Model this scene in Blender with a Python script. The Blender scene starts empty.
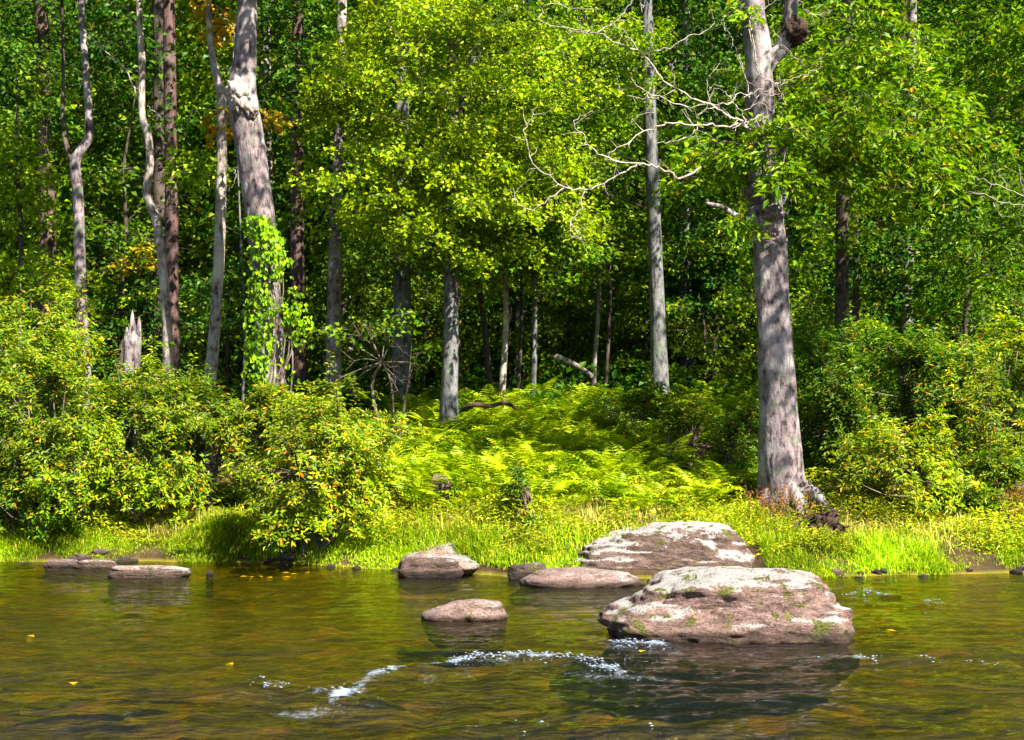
import bpy, bmesh, math
import numpy as np
from mathutils import Vector

# ------------------------------------------------------------------ camera, sky, sun, exposure
S = bpy.context.scene
COL = S.collection
F, CX, CY, HZ, CAMH = 1407.0, 512.0, 370.0, 435.0, 1.6
PITCH = math.atan((HZ - CY) / F)
cam = bpy.data.cameras.new('camera'); cam_o = bpy.data.objects.new('camera', cam); COL.objects.link(cam_o)
cam.sensor_width = 36.0; cam.lens = 36.0 * F / 1024.0; cam.clip_end = 600.0; cam.clip_start = 0.1
cam_o.location = (0, 0, CAMH); cam_o.rotation_euler = (math.radians(90) + PITCH, 0, 0)
S.camera = cam_o

SUN_EL, SUN_AZ = math.radians(46), math.radians(42)      # behind the camera, to the right
SUN = np.array([math.sin(SUN_AZ) * math.cos(SUN_EL), -math.cos(SUN_AZ) * math.cos(SUN_EL), math.sin(SUN_EL)])
W = bpy.data.worlds.new('World'); S.world = W; W.use_nodes = True
nt = W.node_tree; bg = nt.nodes['Background']
sky = nt.nodes.new('ShaderNodeTexSky'); sky.sky_type = 'NISHITA'; sky.sun_disc = False
sky.sun_elevation = SUN_EL; sky.sun_rotation = math.pi - SUN_AZ
nt.links.new(sky.outputs[0], bg.inputs[0]); bg.inputs[1].default_value = 0.05
sl = bpy.data.lights.new('sun', 'SUN'); sl.energy = 5.0; sl.angle = math.radians(0.53); sl.color = (1.0, 0.93, 0.80)
so = bpy.data.objects.new('sun', sl); COL.objects.link(so); so.location = (20, -30, 40)
so.rotation_euler = Vector(-SUN).to_track_quat('-Z', 'Y').to_euler()
S.view_settings.view_transform = 'Standard'; S.view_settings.look = 'None'
S.view_settings.exposure = 2.35; S.view_settings.gamma = 1.0; S.view_settings.use_curve_mapping = False
S.cycles.max_bounces = 6; S.cycles.diffuse_bounces = 3; S.cycles.glossy_bounces = 3
S.cycles.transparent_max_bounces = 8; S.cycles.transmission_bounces = 3
S.cycles.caustics_reflective = False; S.cycles.caustics_refractive = False
S.cycles.use_denoising = True

# ------------------------------------------------------------------ helpers
def P(px, py, Y):
    """world point seen at pixel (px, py) on the plane y = Y"""
    u, v = (px - CX) / F, (CY - py) / F
    d = np.array([u, math.cos(PITCH) - v * math.sin(PITCH), math.sin(PITCH) + v * math.cos(PITCH)])
    return np.array([0, 0, CAMH]) + d * (Y / d[1])

def R(seed): return np.random.default_rng(seed)
def nrm(a): return a / np.maximum(np.linalg.norm(a, axis=-1, keepdims=True), 1e-9)

def _h(ix, iy, iz, s):
    n = (ix * 374761393 + iy * 668265263 + iz * 2147483647 * 3 + s * 974711) & 0xffffffff
    n = ((n ^ (n >> 13)) * 1274126177) & 0xffffffff
    n = ((n ^ (n >> 16)) * 2246822519) & 0xffffffff
    return ((n ^ (n >> 15)) & 0xffff) / 65535.0
def noise(p, s=0):
    p = np.asarray(p, float); i = np.floor(p).astype(np.int64); f = p - i; f = f * f * (3 - 2 * f)
    o = 0
    for a in (0, 1):
        for b in (0, 1):
            for c in (0, 1):
                w = (f[..., 0] if a else 1 - f[..., 0]) * (f[..., 1] if b else 1 - f[..., 1]) * (f[..., 2] if c else 1 - f[..., 2])
                o = o + w * _h(i[..., 0] + a, i[..., 1] + b, i[..., 2] + c, s)
    return o * 2 - 1
def fbm(p, oct=4, s=0, gain=.5):
    p = np.asarray(p, float); o = 0; a = 1
    for k in range(oct):
        o = o + a * noise(p * (2.03 ** k) + 17.3 * k, s + k); a *= gain
    return o
def n2(x, y, sc, oct=3, s=0):
    x, y = np.broadcast_arrays(x, y)
    return fbm(np.stack([x * sc, y * sc, np.zeros_like(x) + .37], -1), oct, s)

def smooth(a, b, x):
    t = np.clip((x - a) / (b - a), 0, 1); return t * t * (3 - 2 * t)

def link(name, me, mats, parent=None, base=None):
    o = bpy.data.objects.new(name, me); COL.objects.link(o)
    for m in (mats if isinstance(mats, (list, tuple)) else [mats]): me.materials.append(m)
    if parent is not None: o.parent = parent
    elif base is not None: o.location = base
    return o

def mesh(name, V, Fs, smoothed=False):
    """V (N,3); Fs = list of int arrays (M,k)"""
    me = bpy.data.meshes.new(name)
    V = np.ascontiguousarray(V, np.float32)
    Fs = [np.asarray(f, np.int32) for f in (Fs if isinstance(Fs, list) else [Fs]) if len(f)]
    tot = np.concatenate([np.full(len(f), f.shape[1], np.int32) for f in Fs])
    loops = np.concatenate([f.ravel() for f in Fs])
    me.vertices.add(len(V)); me.vertices.foreach_set('co', V.ravel())
    me.loops.add(len(loops)); me.loops.foreach_set('vertex_index', loops)
    me.polygons.add(len(tot))
    st = np.concatenate([[0], np.cumsum(tot)[:-1]]).astype(np.int32)
    me.polygons.foreach_set('loop_start', st)
    me.polygons.foreach_set('loop_total', tot)
    me.polygons.foreach_set('use_smooth', np.full(len(tot), bool(smoothed)))
    me.update(calc_edges=True)
    return me

class Acc:
    """collects pieces into one mesh"""
    def __init__(s): s.V = []; s.F = []; s.n = 0
    def add(s, V, Fa):
        s.V.append(np.asarray(V, float)); s.F.append(np.asarray(Fa) + s.n); s.n += len(V)
    def tube(s, path, rad, sides=6, rough=0, seed=0, rfreq=3):
        path = np.asarray(path, float); rad = np.asarray(rad, float); n = len(path)
        t = nrm(np.gradient(path, axis=0))
        u = np.zeros((n, 3)); ref = np.array([1., 0, 0]) if abs(t[0][0]) < .8 else np.array([0, 1., 0])
        u[0] = nrm(ref - t[0] * ref.dot(t[0]))
        for i in range(1, n):
            q = u[i - 1] - t[i] * u[i - 1].dot(t[i]); u[i] = q / max(np.linalg.norm(q), 1e-9)
        w = np.cross(t, u)
        a = np.linspace(0, 2 * math.pi, sides, endpoint=False)
        ca, sa = np.cos(a)[None, :, None], np.sin(a)[None, :, None]
        rr = np.repeat(rad[:, None], sides, 1)
        if rough:
            q = np.stack([np.cos(a)[None] * rfreq + 0 * rr, np.sin(a)[None] * rfreq + 0 * rr, path[:, 2:3] * 1.3 + 0 * rr], -1)
            rr = rr * (1 + rough * fbm(q, 4, seed))
        V = path[:, None] + (u[:, None] * ca + w[:, None] * sa) * rr[..., None]
        idx = np.arange(n * sides).reshape(n, sides)
        A = idx[:-1]; B = np.roll(A, -1, 1); D = idx[1:]; C = np.roll(D, -1, 1)
        q = np.stack([A, B, C, D], -1).reshape(-1, 4)
        s.add(V.reshape(-1, 3), q)
        if rad[-1] > .012:      # close the end
            base = s.n; c = path[-1] + t[-1] * rad[-1] * .3
            top = V[-1]
            s.V.append(np.vstack([top, c])); s.n += sides + 1
            k = np.arange(sides)
            s.F.append(np.stack([base + k, base + (k + 1) % sides, np.full(sides, base + sides), np.full(sides, base + sides)], -1)[:, :3])
    def build(s, name, mats, parent=None, base=None, smoothed=True):
        V = np.vstack(s.V)
        if base is not None: V = V - np.asarray(base)
        fs = {}
        for f in s.F: fs.setdefault(f.shape[1], []).append(f)
        me = mesh(name, V, [np.vstack(v) for v in fs.values()], smoothed)
        return link(name, me, mats, parent, base)

def spline(pts, n):
    pts = np.asarray(pts, float)
    if len(pts) < 3:
        t = np.linspace(0, 1, n)[:, None]; return pts[0] * (1 - t) + pts[-1] * t
    e = np.vstack([2 * pts[0] - pts[1], pts, 2 * pts[-1] - pts[-2]])
    out = []
    for x in np.linspace(0, len(pts) - 1 - 1e-6, n):
        i = int(x); t = x - i; a, b, c, d = e[i:i + 4]
        out.append(.5 * (2 * b + (c - a) * t + (2 * a - 5 * b + 4 * c - d) * t * t + (3 * b - a - 3 * c + d) * t ** 3))
    return np.array(out)

def leaves(acc, pos, d, nor, L, Wd, fold=.25, droop=.15):
    """one pointed leaf (two triangles folded on the midrib) per row"""
    N = len(pos); d = nrm(d); nor = nrm(nor - d * (nor * d).sum(-1, keepdims=True)); sd = np.cross(d, nor)
    L = np.broadcast_to(L, N)[:, None]; Wd = np.broadcast_to(Wd, N)[:, None]
    mid = pos + d * L * .45
    V = np.stack([pos, mid + sd * Wd * .5 + nor * Wd * fold, pos + d * L - nor * L * droop, mid - sd * Wd * .5 + nor * Wd * fold], 1).reshape(-1, 3)
    k = np.arange(N)[:, None] * 4
    acc.add(V, np.concatenate([k + np.array([[0, 1, 2]]), k + np.array([[0, 2, 3]])], 0))

def tag(o, label=None, cat=None, group=None, kind=None):
    if label: o['label'] = label
    if cat: o['category'] = cat
    if group: o['group'] = group
    if kind: o['kind'] = kind
    return o
def empty(name, loc):
    o = bpy.data.objects.new(name, None); COL.objects.link(o); o.location = loc; o.empty_display_size = .2; return o
def copy_tree(o):
    c = o.copy(); COL.objects.link(c)
    for ch in list(o.children):
        k = ch.copy(); COL.objects.link(k); k.parent = c
    return c

# ------------------------------------------------------------------ materials
def new_mat(name):
    m = bpy.data.materials.new(name); m.use_nodes = True; n = m.node_tree; n.nodes.clear()
    out = n.nodes.new('ShaderNodeOutputMaterial')
    def N(t, **kw):
        x = n.nodes.new('ShaderNode' + t)
        for k, v in kw.items():
            if k in x.inputs: x.inputs[k].default_value = v
            else: setattr(x, k, v)
        return x
    def K(a, ao, b, bi): n.links.new(a.outputs[ao], b.inputs[bi])
    return m, n, out, N, K
def ramp(N, stops, interp='LINEAR'):
    r = N('ValToRGB'); e = r.color_ramp.elements; r.color_ramp.interpolation = interp
    while len(e) < len(stops): e.new(.5)
    for i, (p, c) in enumerate(stops):
        e[i].position = p; e[i].color = (*c, 1) if len(c) == 3 else c
    return r

def leaf_mat(name, stops, trans=.42, tcol=(1.05, 1.2, .35), rough=.5, clump=.4, spec=.14, cscale=.9):
    m, n, out, N, K = new_mat(name)
    geo = N('NewGeometry')
    if name.split('_')[0] not in ('amber', 'rusty', 'dry'): stops = [(p_, (c_[0] * (.96 if c_[0] < c_[1] else 1), c_[1], c_[2])) for p_, c_ in stops]
    rp = ramp(N, stops); K(geo, 'Random Per Island', rp, 0)
    nz = N('TexNoise', Scale=cscale, Detail=2.0); tc = N('TexCoord'); K(tc, 'Object', nz, 'Vector')
    mr = N('MapRange'); mr.inputs['From Min'].default_value = .3; mr.inputs['From Max'].default_value = .7
    mr.inputs['To Min'].default_value = 1 - clump; mr.inputs['To Max'].default_value = 1 + clump; K(nz, 0, mr, 0)
    hsv = N('HueSaturation'); K(rp, 0, hsv, 'Color')
    oi = N('ObjectInfo'); o2 = N('MapRange'); o2.inputs['To Min'].default_value = .92; o2.inputs['To Max'].default_value = 1.36; K(oi, 'Random', o2, 0)
    vm = N('Math'); vm.operation = 'MULTIPLY'; K(mr, 0, vm, 0); K(o2, 0, vm, 1); K(vm, 0, hsv, 'Value')
    o3 = N('MapRange'); o3.inputs['To Min'].default_value = .515; o3.inputs['To Max'].default_value = .488; K(oi, 'Random', o3, 0); K(o3, 0, hsv, 'Hue')
    p = N('BsdfPrincipled', Roughness=rough); p.inputs['Specular IOR Level'].default_value = spec
    K(hsv, 0, p, 'Base Color')
    mul = N('Mix'); mul.data_type = 'RGBA'; mul.blend_type = 'MULTIPLY'; mul.inputs[0].default_value = 1
    K(hsv, 0, mul, 6); mul.inputs[7].default_value = (*tcol, 1)
    tr = N('BsdfTranslucent'); K(mul, 2, tr, 'Color')
    mx = N('MixShader'); mx.inputs[0].default_value = trans; K(p, 0, mx, 1); K(tr, 0, mx, 2); K(mx, 0, out, 0)
    return m

ORG = (.42, .11, .008)
LM = {
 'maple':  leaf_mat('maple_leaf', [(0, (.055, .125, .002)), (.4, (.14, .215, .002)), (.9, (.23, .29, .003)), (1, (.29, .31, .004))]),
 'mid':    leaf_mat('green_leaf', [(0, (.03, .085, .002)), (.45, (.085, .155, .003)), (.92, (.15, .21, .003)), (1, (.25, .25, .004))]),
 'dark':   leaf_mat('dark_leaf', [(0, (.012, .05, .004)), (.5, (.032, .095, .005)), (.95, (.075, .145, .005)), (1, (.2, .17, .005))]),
 'oak':    leaf_mat('oak_leaf', [(0, (.04, .11, .002)), (.45, (.14, .22, .003)), (.95, (.23, .285, .003)), (.985, (.3, .20, .01)), (1, (.40, .16, .008))]),
 'amber':  leaf_mat('amber_leaf', [(0, (.20, .19, .004)), (.4, (.36, .25, .006)), (1, (.46, .19, .008))]),
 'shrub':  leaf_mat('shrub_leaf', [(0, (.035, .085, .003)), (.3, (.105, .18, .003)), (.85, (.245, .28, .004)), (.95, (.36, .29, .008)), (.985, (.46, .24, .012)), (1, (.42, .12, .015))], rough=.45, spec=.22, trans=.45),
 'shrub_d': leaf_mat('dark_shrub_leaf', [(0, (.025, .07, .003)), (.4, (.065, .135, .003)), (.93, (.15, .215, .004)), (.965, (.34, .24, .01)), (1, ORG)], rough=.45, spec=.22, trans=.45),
 'fern':   leaf_mat('fern_leaf', [(0, (.12, .21, .002)), (.5, (.23, .30, .003)), (.95, (.34, .36, .004)), (1, (.42, .30, .01))], clump=.3),
 'weed':   leaf_mat('weed_leaf', [(0, (.10, .17, .003)), (.4, (.24, .28, .004)), (.8, (.38, .36, .008)), (1, (.50, .36, .03))], clump=.35),
 'grass':  leaf_mat('grass_blade', [(0, (.07, .15, .002)), (.5, (.18, .28, .003)), (.82, (.30, .36, .004)), (1, (.46, .40, .05))], clump=.55, cscale=.8),
 'straw':  leaf_mat('dry_grass_blade', [(0, (.32, .22, .06)), (.6, (.44, .34, .10)), (1, (.32, .33, .03))], trans=.25),
 'vine':   leaf_mat('vine_leaf', [(0, (.04, .10, .002)), (.4, (.13, .23, .003)), (1, (.27, .35, .004))], clump=.45),
 'rust':   leaf_mat('rusty_leaf', [(0, (.11, .12, .01)), (.4, (.26, .11, .02)), (.8, (.34, .10, .03)), (1, (.40, .05, .03))]),
}

def bark_mat(name, base, dark, pale, pale_amt=.5, zs=2.2, sc=9, bump=.8, moss=0.0):
    m, n, out, N, K = new_mat(name)
    tc = N('TexCoord'); mp = N('Mapping'); mp.inputs['Scale'].default_value = (1, 1, 1 / zs); K(tc, 'Object', mp, 0)
    f = N('TexNoise', Scale=sc * 1.7, Detail=7.0, Roughness=.7); K(mp, 0, f, 'Vector')
    wv = N('TexNoise', Scale=sc * .8, Detail=4.0); K(mp, 0, wv, 'Vector')
    wa = N('Mix'); wa.data_type = 'RGBA'; wa.inputs[0].default_value = .12; K(mp, 0, wa, 6); K(wv, 'Color', wa, 7)
    v = N('TexNoise', Scale=sc * 1.6, Detail=5.0, Roughness=.6); v.noise_type = 'RIDGED_MULTIFRACTAL'; m2 = N('Mapping'); m2.inputs['Scale'].default_value = (1.6, 1.6, .38); K(wa, 2, m2, 0); K(m2, 0, v, 'Vector')
    r1 = ramp(N, [(.40, dark), (.50, base), (.64, tuple(min(1, c * 1.35) for c in base))]); K(f, 0, r1, 0)
    big = N('TexNoise', Scale=2.6, Detail=5.0, Roughness=.6); K(tc, 'Object', big, 'Vector')
    r2 = ramp(N, [(.62 - .22 * pale_amt, (0, 0, 0)), (.72 - .16 * pale_amt, (1, 1, 1))]); K(big, 0, r2, 0)
    mx = N('Mix'); mx.data_type = 'RGBA'; K(r2, 0, mx, 0); K(r1, 0, mx, 6); mx.inputs[7].default_value = (*pale, 1)
    # fissures
    r3 = ramp(N, [(.22, (1, 1, 1)), (.5, (.16, .14, .13))]); K(v, 0, r3, 0)
    mu = N('Mix'); mu.data_type = 'RGBA'; mu.blend_type = 'MULTIPLY'; mu.inputs[0].default_value = .85
    K(mx, 2, mu, 6); K(r3, 0, mu, 7)
    last = mu
    if moss:
        mn = N('TexNoise', Scale=4.0, Detail=6.0); K(tc, 'Object', mn, 'Vector')
        rm = ramp(N, [(.6 - .2 * moss, (0, 0, 0)), (.7 - .1 * moss, (1, 1, 1))]); K(mn, 0, rm, 0)
        mm = N('Mix'); mm.data_type = 'RGBA'; K(rm, 0, mm, 0); K(mu, 2, mm, 6); mm.inputs[7].default_value = (.09, .11, .075, 1); last = mm
    p = N('BsdfPrincipled', Roughness=.9); p.inputs['Specular IOR Level'].default_value = .15; K(last, 2, p, 'Base Color')
    ad = N('Math'); ad.operation = 'MULTIPLY_ADD'; K(v, 0, ad, 0); ad.inputs[1].default_value = -.8; K(f, 0, ad, 2)
    b = N('Bump', Strength=bump, Distance=.03); K(ad, 0, b, 'Height'); K(b, 0, p, 'Normal')
    K(p, 0, out, 0)
    return m
BK = {
 'grey':  bark_mat('grey_bark', (.135, .108, .112), (.034, .024, .022), (.25, .225, .225), .55, moss=.15),
 'pale':  bark_mat('pale_bark', (.18, .15, .13), (.042, .03, .024), (.32, .29, .25), .7, sc=12),
 'red':   bark_mat('red_brown_bark', (.075, .045, .04), (.02, .012, .01), (.12, .08, .075), .35, zs=4),
 'brown': bark_mat('brown_bark', (.05, .038, .03), (.016, .012, .009), (.08, .065, .055), .35, zs=3),
 'blue':  bark_mat('blue_grey_bark', (.10, .10, .105), (.028, .025, .024), (.17, .165, .16), .45, zs=3, moss=.35),
 'dead':  bark_mat('bleached_wood', (.25, .21, .18), (.10, .075, .06), (.34, .31, .27), .6, sc=20, bump=.3),
 'twig':  bark_mat('twig_bark', (.10, .075, .058), (.035, .026, .02), (.18, .15, .12), .4, sc=20, bump=.3),
 'rot':   bark_mat('rotten_wood', (.035, .02, .014), (.008, .005, .004), (.065, .038, .026), .3, sc=14),
}

def rock_mat(name, base=(.15, .10, .088), lichen=.5, moss=.4, dark=.3, wet=.06, warm=(.10, .06, .047), lnz=.25):
    m, n, out, N, K = new_mat(name)
    geo = N('NewGeometry'); sx = N('SeparateXYZ'); K(geo, 'Normal', sx, 0); sp = N('SeparateXYZ'); K(geo, 'Position', sp, 0)
    tc = N('TexCoord')
    mp = N('Mapping'); mp.inputs['Scale'].default_value = (1, 1, 3.2); K(tc, 'Object', mp, 0)
    a = N('TexNoise', Scale=4.5, Detail=9.0, Roughness=.72); K(mp, 0, a, 'Vector')
    r1 = ramp(N, [(.30, tuple(c * .42 for c in warm)), (.43, warm), (.52, base), (.68, tuple(min(1, c * 1.3) for c in base))]); K(a, 0, r1, 0)
    sp2 = N('TexNoise', Scale=55.0, Detail=3.0); K(tc, 'Object', sp2, 'Vector')
    rs = ramp(N, [(.36, (.55, .5, .5)), (.5, (1, 1, 1)), (.68, (1.2, 1.2, 1.2))]); K(sp2, 0, rs, 0)
    mu = N('Mix'); mu.data_type = 'RGBA'; mu.blend_type = 'MULTIPLY'; mu.inputs[0].default_value = .85; K(r1, 0, mu, 6); K(rs, 0, mu, 7)
    ck = N('TexNoise', Scale=2.0, Detail=6.0, Roughness=.6); ck.noise_type = 'RIDGED_MULTIFRACTAL'; mpc = N('Mapping'); mpc.inputs['Scale'].default_value = (.7, .7, 5.5); K(tc, 'Object', mpc, 0); K(mpc, 0, ck, 'Vector')
    rc = ramp(N, [(.45, (1, 1, 1)), (.75, (.2, .16, .15))]); K(ck, 0, rc, 0)
    mu0 = mu; mu = N('Mix'); mu.data_type = 'RGBA'; mu.blend_type = 'MULTIPLY'; mu.inputs[0].default_value = .8; K(mu0, 2, mu, 6); K(rc, 0, mu, 7)
    # dark weathering streaks
    dk = N('TexNoise', Scale=2.3, Detail=9.0, Roughness=.75); K(mp, 0, dk, 'Vector')
    rd = ramp(N, [(.66 - .25 * dark, (1, 1, 1)), (.70 - .22 * dark, (0, 0, 0))]); rd.color_ramp.elements[0].color = (0, 0, 0, 1); rd.color_ramp.elements[1].color = (1, 1, 1, 1)
    K(dk, 0, rd, 0)
    md = N('Mix'); md.data_type = 'RGBA'; K(rd, 0, md, 0); K(mu, 2, md, 6); md.inputs[7].default_value = (.028, .017, .012, 1)
    sc = N('Math'); sc.operation = 'MULTIPLY'; K(rd, 0, sc, 0); sc.inputs[1].default_value = .75; K(sc, 0, md, 0)
    # lichen on the upper side
    ln = N('TexNoise', Scale=3.4, Detail=8.0, Roughness=.7, Distortion=.4); K(tc, 'Object', ln, 'Vector')
    ad = N('Math'); ad.operation = 'MULTIPLY_ADD'; K(sx, 'Z', ad, 0); ad.inputs[1].default_value = lnz; K(ln, 0, ad, 2)
    t = .60 + lnz * .8 - .2 * lichen
    ad2 = N('Math'); ad2.operation = 'MULTIPLY_ADD'; K(sp2, 0, ad2, 0); ad2.inputs[1].default_value = .5; K(ad, 0, ad2, 2)
    mrl = N('MapRange'); mrl.inputs['From Min'].default_value = t + .22; mrl.inputs['From Max'].default_value = t + .34; K(ad2, 0, mrl, 0)
    rl = ramp(N, [(0, (0, 0, 0)), (1, (1, 1, 1))]); K(mrl, 0, rl, 0)
    ml = N('Mix'); ml.data_type = 'RGBA'; K(rl, 0, ml, 0); K(md, 2, ml, 6); ml.inputs[7].default_value = (.205, .195, .188, 1)
    # moss
    mn = N('TexNoise', Scale=4.3, Detail=8.0, Roughness=.72, Distortion=.6); mp2 = N('Mapping'); mp2.inputs['Location'].default_value = (7, 3, 1); K(tc, 'Object', mp2, 0); K(mp2, 0, mn, 'Vector')
    rm = ramp(N, [(.66 - .2 * moss, (0, 0, 0)), (.69 - .2 * moss, (1, 1, 1))]); K(mn, 0, rm, 0)
    mm = N('Mix'); mm.data_type = 'RGBA'; K(rm, 0, mm, 0); K(ml, 2, mm, 6)
    mc = ramp(N, [(.4, (.03, .03, .005)), (.6, (.085, .085, .007))]); K(sp2, 0, mc, 0); K(mc, 0, mm, 7)
    # wet foot
    wn = N('Math'); wn.operation = 'MULTIPLY_ADD'; K(a, 0, wn, 0); wn.inputs[1].default_value = -.12; K(sp, 'Z', wn, 2)
    rw = N('MapRange'); rw.inputs['From Min'].default_value = wet - .06; rw.inputs['From Max'].default_value = wet - .02; rw.inputs['To Min'].default_value = 1; rw.inputs['To Max'].default_value = 0
    K(wn, 0, rw, 0)
    mw = N('Mix'); mw.data_type = 'RGBA'; mw.blend_type = 'MULTIPLY'; K(rw, 0, mw, 0); K(mm, 2, mw, 6); mw.inputs[7].default_value = (.3, .27, .22, 1)
    p = N('BsdfPrincipled', Roughness=.85); K(mw, 2, p, 'Base Color'); p.inputs['Specular IOR Level'].default_value = .3
    b1 = N('Bump', Strength=1.0, Distance=.07); K(a, 0, b1, 'Height')
    b2 = N('Bump', Strength=.8, Distance=.014); K(sp2, 0, b2, 'Height'); K(b1, 0, b2, 'Normal'); K(b2, 0, p, 'Normal')
    K(p, 0, out, 0)
    return m

# ------------------------------------------------------------------ terrain, river
SHX = np.array([-60, -12, -6.5, -4.6, -2.6, -1.0, 0.1, 1.3, 3.6, 6.0, 12, 60.])
SHY = np.array([19.5, 18.6, 18.0, 17.9, 17.6, 16.6, 16.0, 15.8, 16.0, 16.5, 17.0, 18.])
def shore(x): return np.interp(x, SHX, SHY) + .12 * n2(np.asarray(x, float), 0 * np.asarray(x, float), 1.1, 3, 5)
def H(x, y):
    x = np.asarray(x, float); y = np.asarray(y, float); x, y = np.broadcast_arrays(x, y)
    t = y - shore(x)
    tp = np.maximum(t, 0)
    z = .27 * (1 - np.exp(-tp / .45)) + .165 * np.minimum(tp, 10.5) + .10 * np.clip(tp - 10.5, 0, 12) + .17 * np.clip(tp - 22.5, 0, 25) + .36 * np.clip(tp - 47.5, 0, 90)
    z = z + (.08 * n2(x, y, .7, 3, 2) + .35 * n2(x, y, .12, 2, 3) * smooth(8, 20, tp)) * smooth(.2, 2, tp)
    bed = -.38 * (1 - np.exp(np.minimum(t, 0) / 1.1)) + (.07 * n2(x, y, 1.6, 3, 9) + .03 * n2(x, y, 6, 2, 4)) * smooth(0, -1, t)
    bed = bed - .9 * smooth(12.6, 8.6, y) * smooth(-6, -1, y)
    z = np.where(t > 0, z, bed)
    # the near bank, behind the camera
    tb = np.maximum(-y - 3.5, 0)
    z = z + .55 * smooth(0, 1.2, tb) + .12 * np.minimum(tb, 40)
    return z
def Hs(x, y): return float(H(np.array([x]), np.array([y]))[0])

def grid(xs, ys, zf):
    X, Y = np.meshgrid(xs, ys); Z = zf(X, Y)
    V = np.stack([X, Y, Z], -1).reshape(-1, 3); nx, ny = len(xs), len(ys)
    i = np.arange(nx * ny).reshape(ny, nx)
    return V, np.stack([i[:-1, :-1], i[:-1, 1:], i[1:, 1:], i[1:, :-1]], -1).reshape(-1, 4)

def ground_mat():
    m, n, out, N, K = new_mat('forest_floor_and_bed')
    geo = N('NewGeometry'); sp = N('SeparateXYZ'); K(geo, 'Position', sp, 0)
    a = N('TexNoise', Scale=5.0, Detail=9.0, Roughness=.7); K(geo, 'Position', a, 'Vector')
    soil = ramp(N, [(.3, (.012, .009, .005)), (.5, (.035, .022, .011)), (.7, (.075, .045, .02))]); K(a, 0, soil, 0)
    g = N('TexNoise', Scale=.9, Detail=6.0); K(geo, 'Position', g, 'Vector')
    rg = ramp(N, [(.45, (0, 0, 0)), (.6, (1, 1, 1))]); K(g, 0, rg, 0)
    mx = N('Mix'); mx.data_type = 'RGBA'; nsh = N('MapRange'); nsh.inputs['From Min'].default_value = .3; nsh.inputs['From Max'].default_value = .6; K(sp, 'Z', nsh, 0)
    nmu = N('Math'); nmu.operation = 'MULTIPLY'; K(nsh, 0, nmu, 0); K(rg, 0, nmu, 1); K(nmu, 0, mx, 0); K(soil, 0, mx, 6); mx.inputs[7].default_value = (.025, .045, .005, 1)
    v = N('TexVoronoi', Scale=4.5, Randomness=1.0); K(geo, 'Position', v, 'Vector')
    bed = ramp(N, [(0, (.11, .115, .003)), (.45, (.17, .165, .004)), (.85, (.22, .20, .005)), (1, (.30, .19, .02))]); 
    sepc = N('SeparateColor'); K(v, 'Color', sepc, 0); K(sepc, 0, bed, 0)
    mb = N('Mix'); mb.data_type = 'RGBA'; mb.blend_type = 'MULTIPLY'; mb.inputs[0].default_value = .6; K(bed, 0, mb, 6); K(soil, 0, mb, 7)
    ml = N('Mix'); ml.data_type = 'RGBA'; ml.inputs[0].default_value = .78; K(soil, 0, ml, 6); K(bed, 0, ml, 7)
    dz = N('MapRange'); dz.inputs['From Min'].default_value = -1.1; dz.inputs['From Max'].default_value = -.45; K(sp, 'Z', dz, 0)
    dm = N('Mix'); dm.data_type = 'RGBA'; dm.inputs[6].default_value = (.018, .018, .002, 1); K(dz, 0, dm, 0); K(ml, 2, dm, 7); ml = dm  # bed colour darkens with depth, standing in for light lost in deep water
    st = N('MapRange'); st.inputs['From Min'].default_value = -.02; st.inputs['From Max'].default_value = .04; K(sp, 'Z', st, 0)
    fin = N('Mix'); fin.data_type = 'RGBA'; K(st, 0, fin, 0); K(ml, 2, fin, 6); K(mx, 2, fin, 7)
    p = N('BsdfPrincipled', Roughness=.95); p.inputs['Specular IOR Level'].default_value = .1; K(fin, 2, p, 'Base Color')
    b = N('Bump', Strength=.8, Distance=.06); K(a, 0, b, 'Height'); K(b, 0, p, 'Normal'); K(p, 0, out, 0)
    return m
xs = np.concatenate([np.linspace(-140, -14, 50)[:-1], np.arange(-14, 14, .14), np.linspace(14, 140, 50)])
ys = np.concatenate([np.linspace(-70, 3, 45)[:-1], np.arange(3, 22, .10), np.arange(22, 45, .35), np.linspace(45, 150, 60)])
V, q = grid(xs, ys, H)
tag(link('ground', mesh('ground', V, q, True), ground_mat()), kind='structure')

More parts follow.
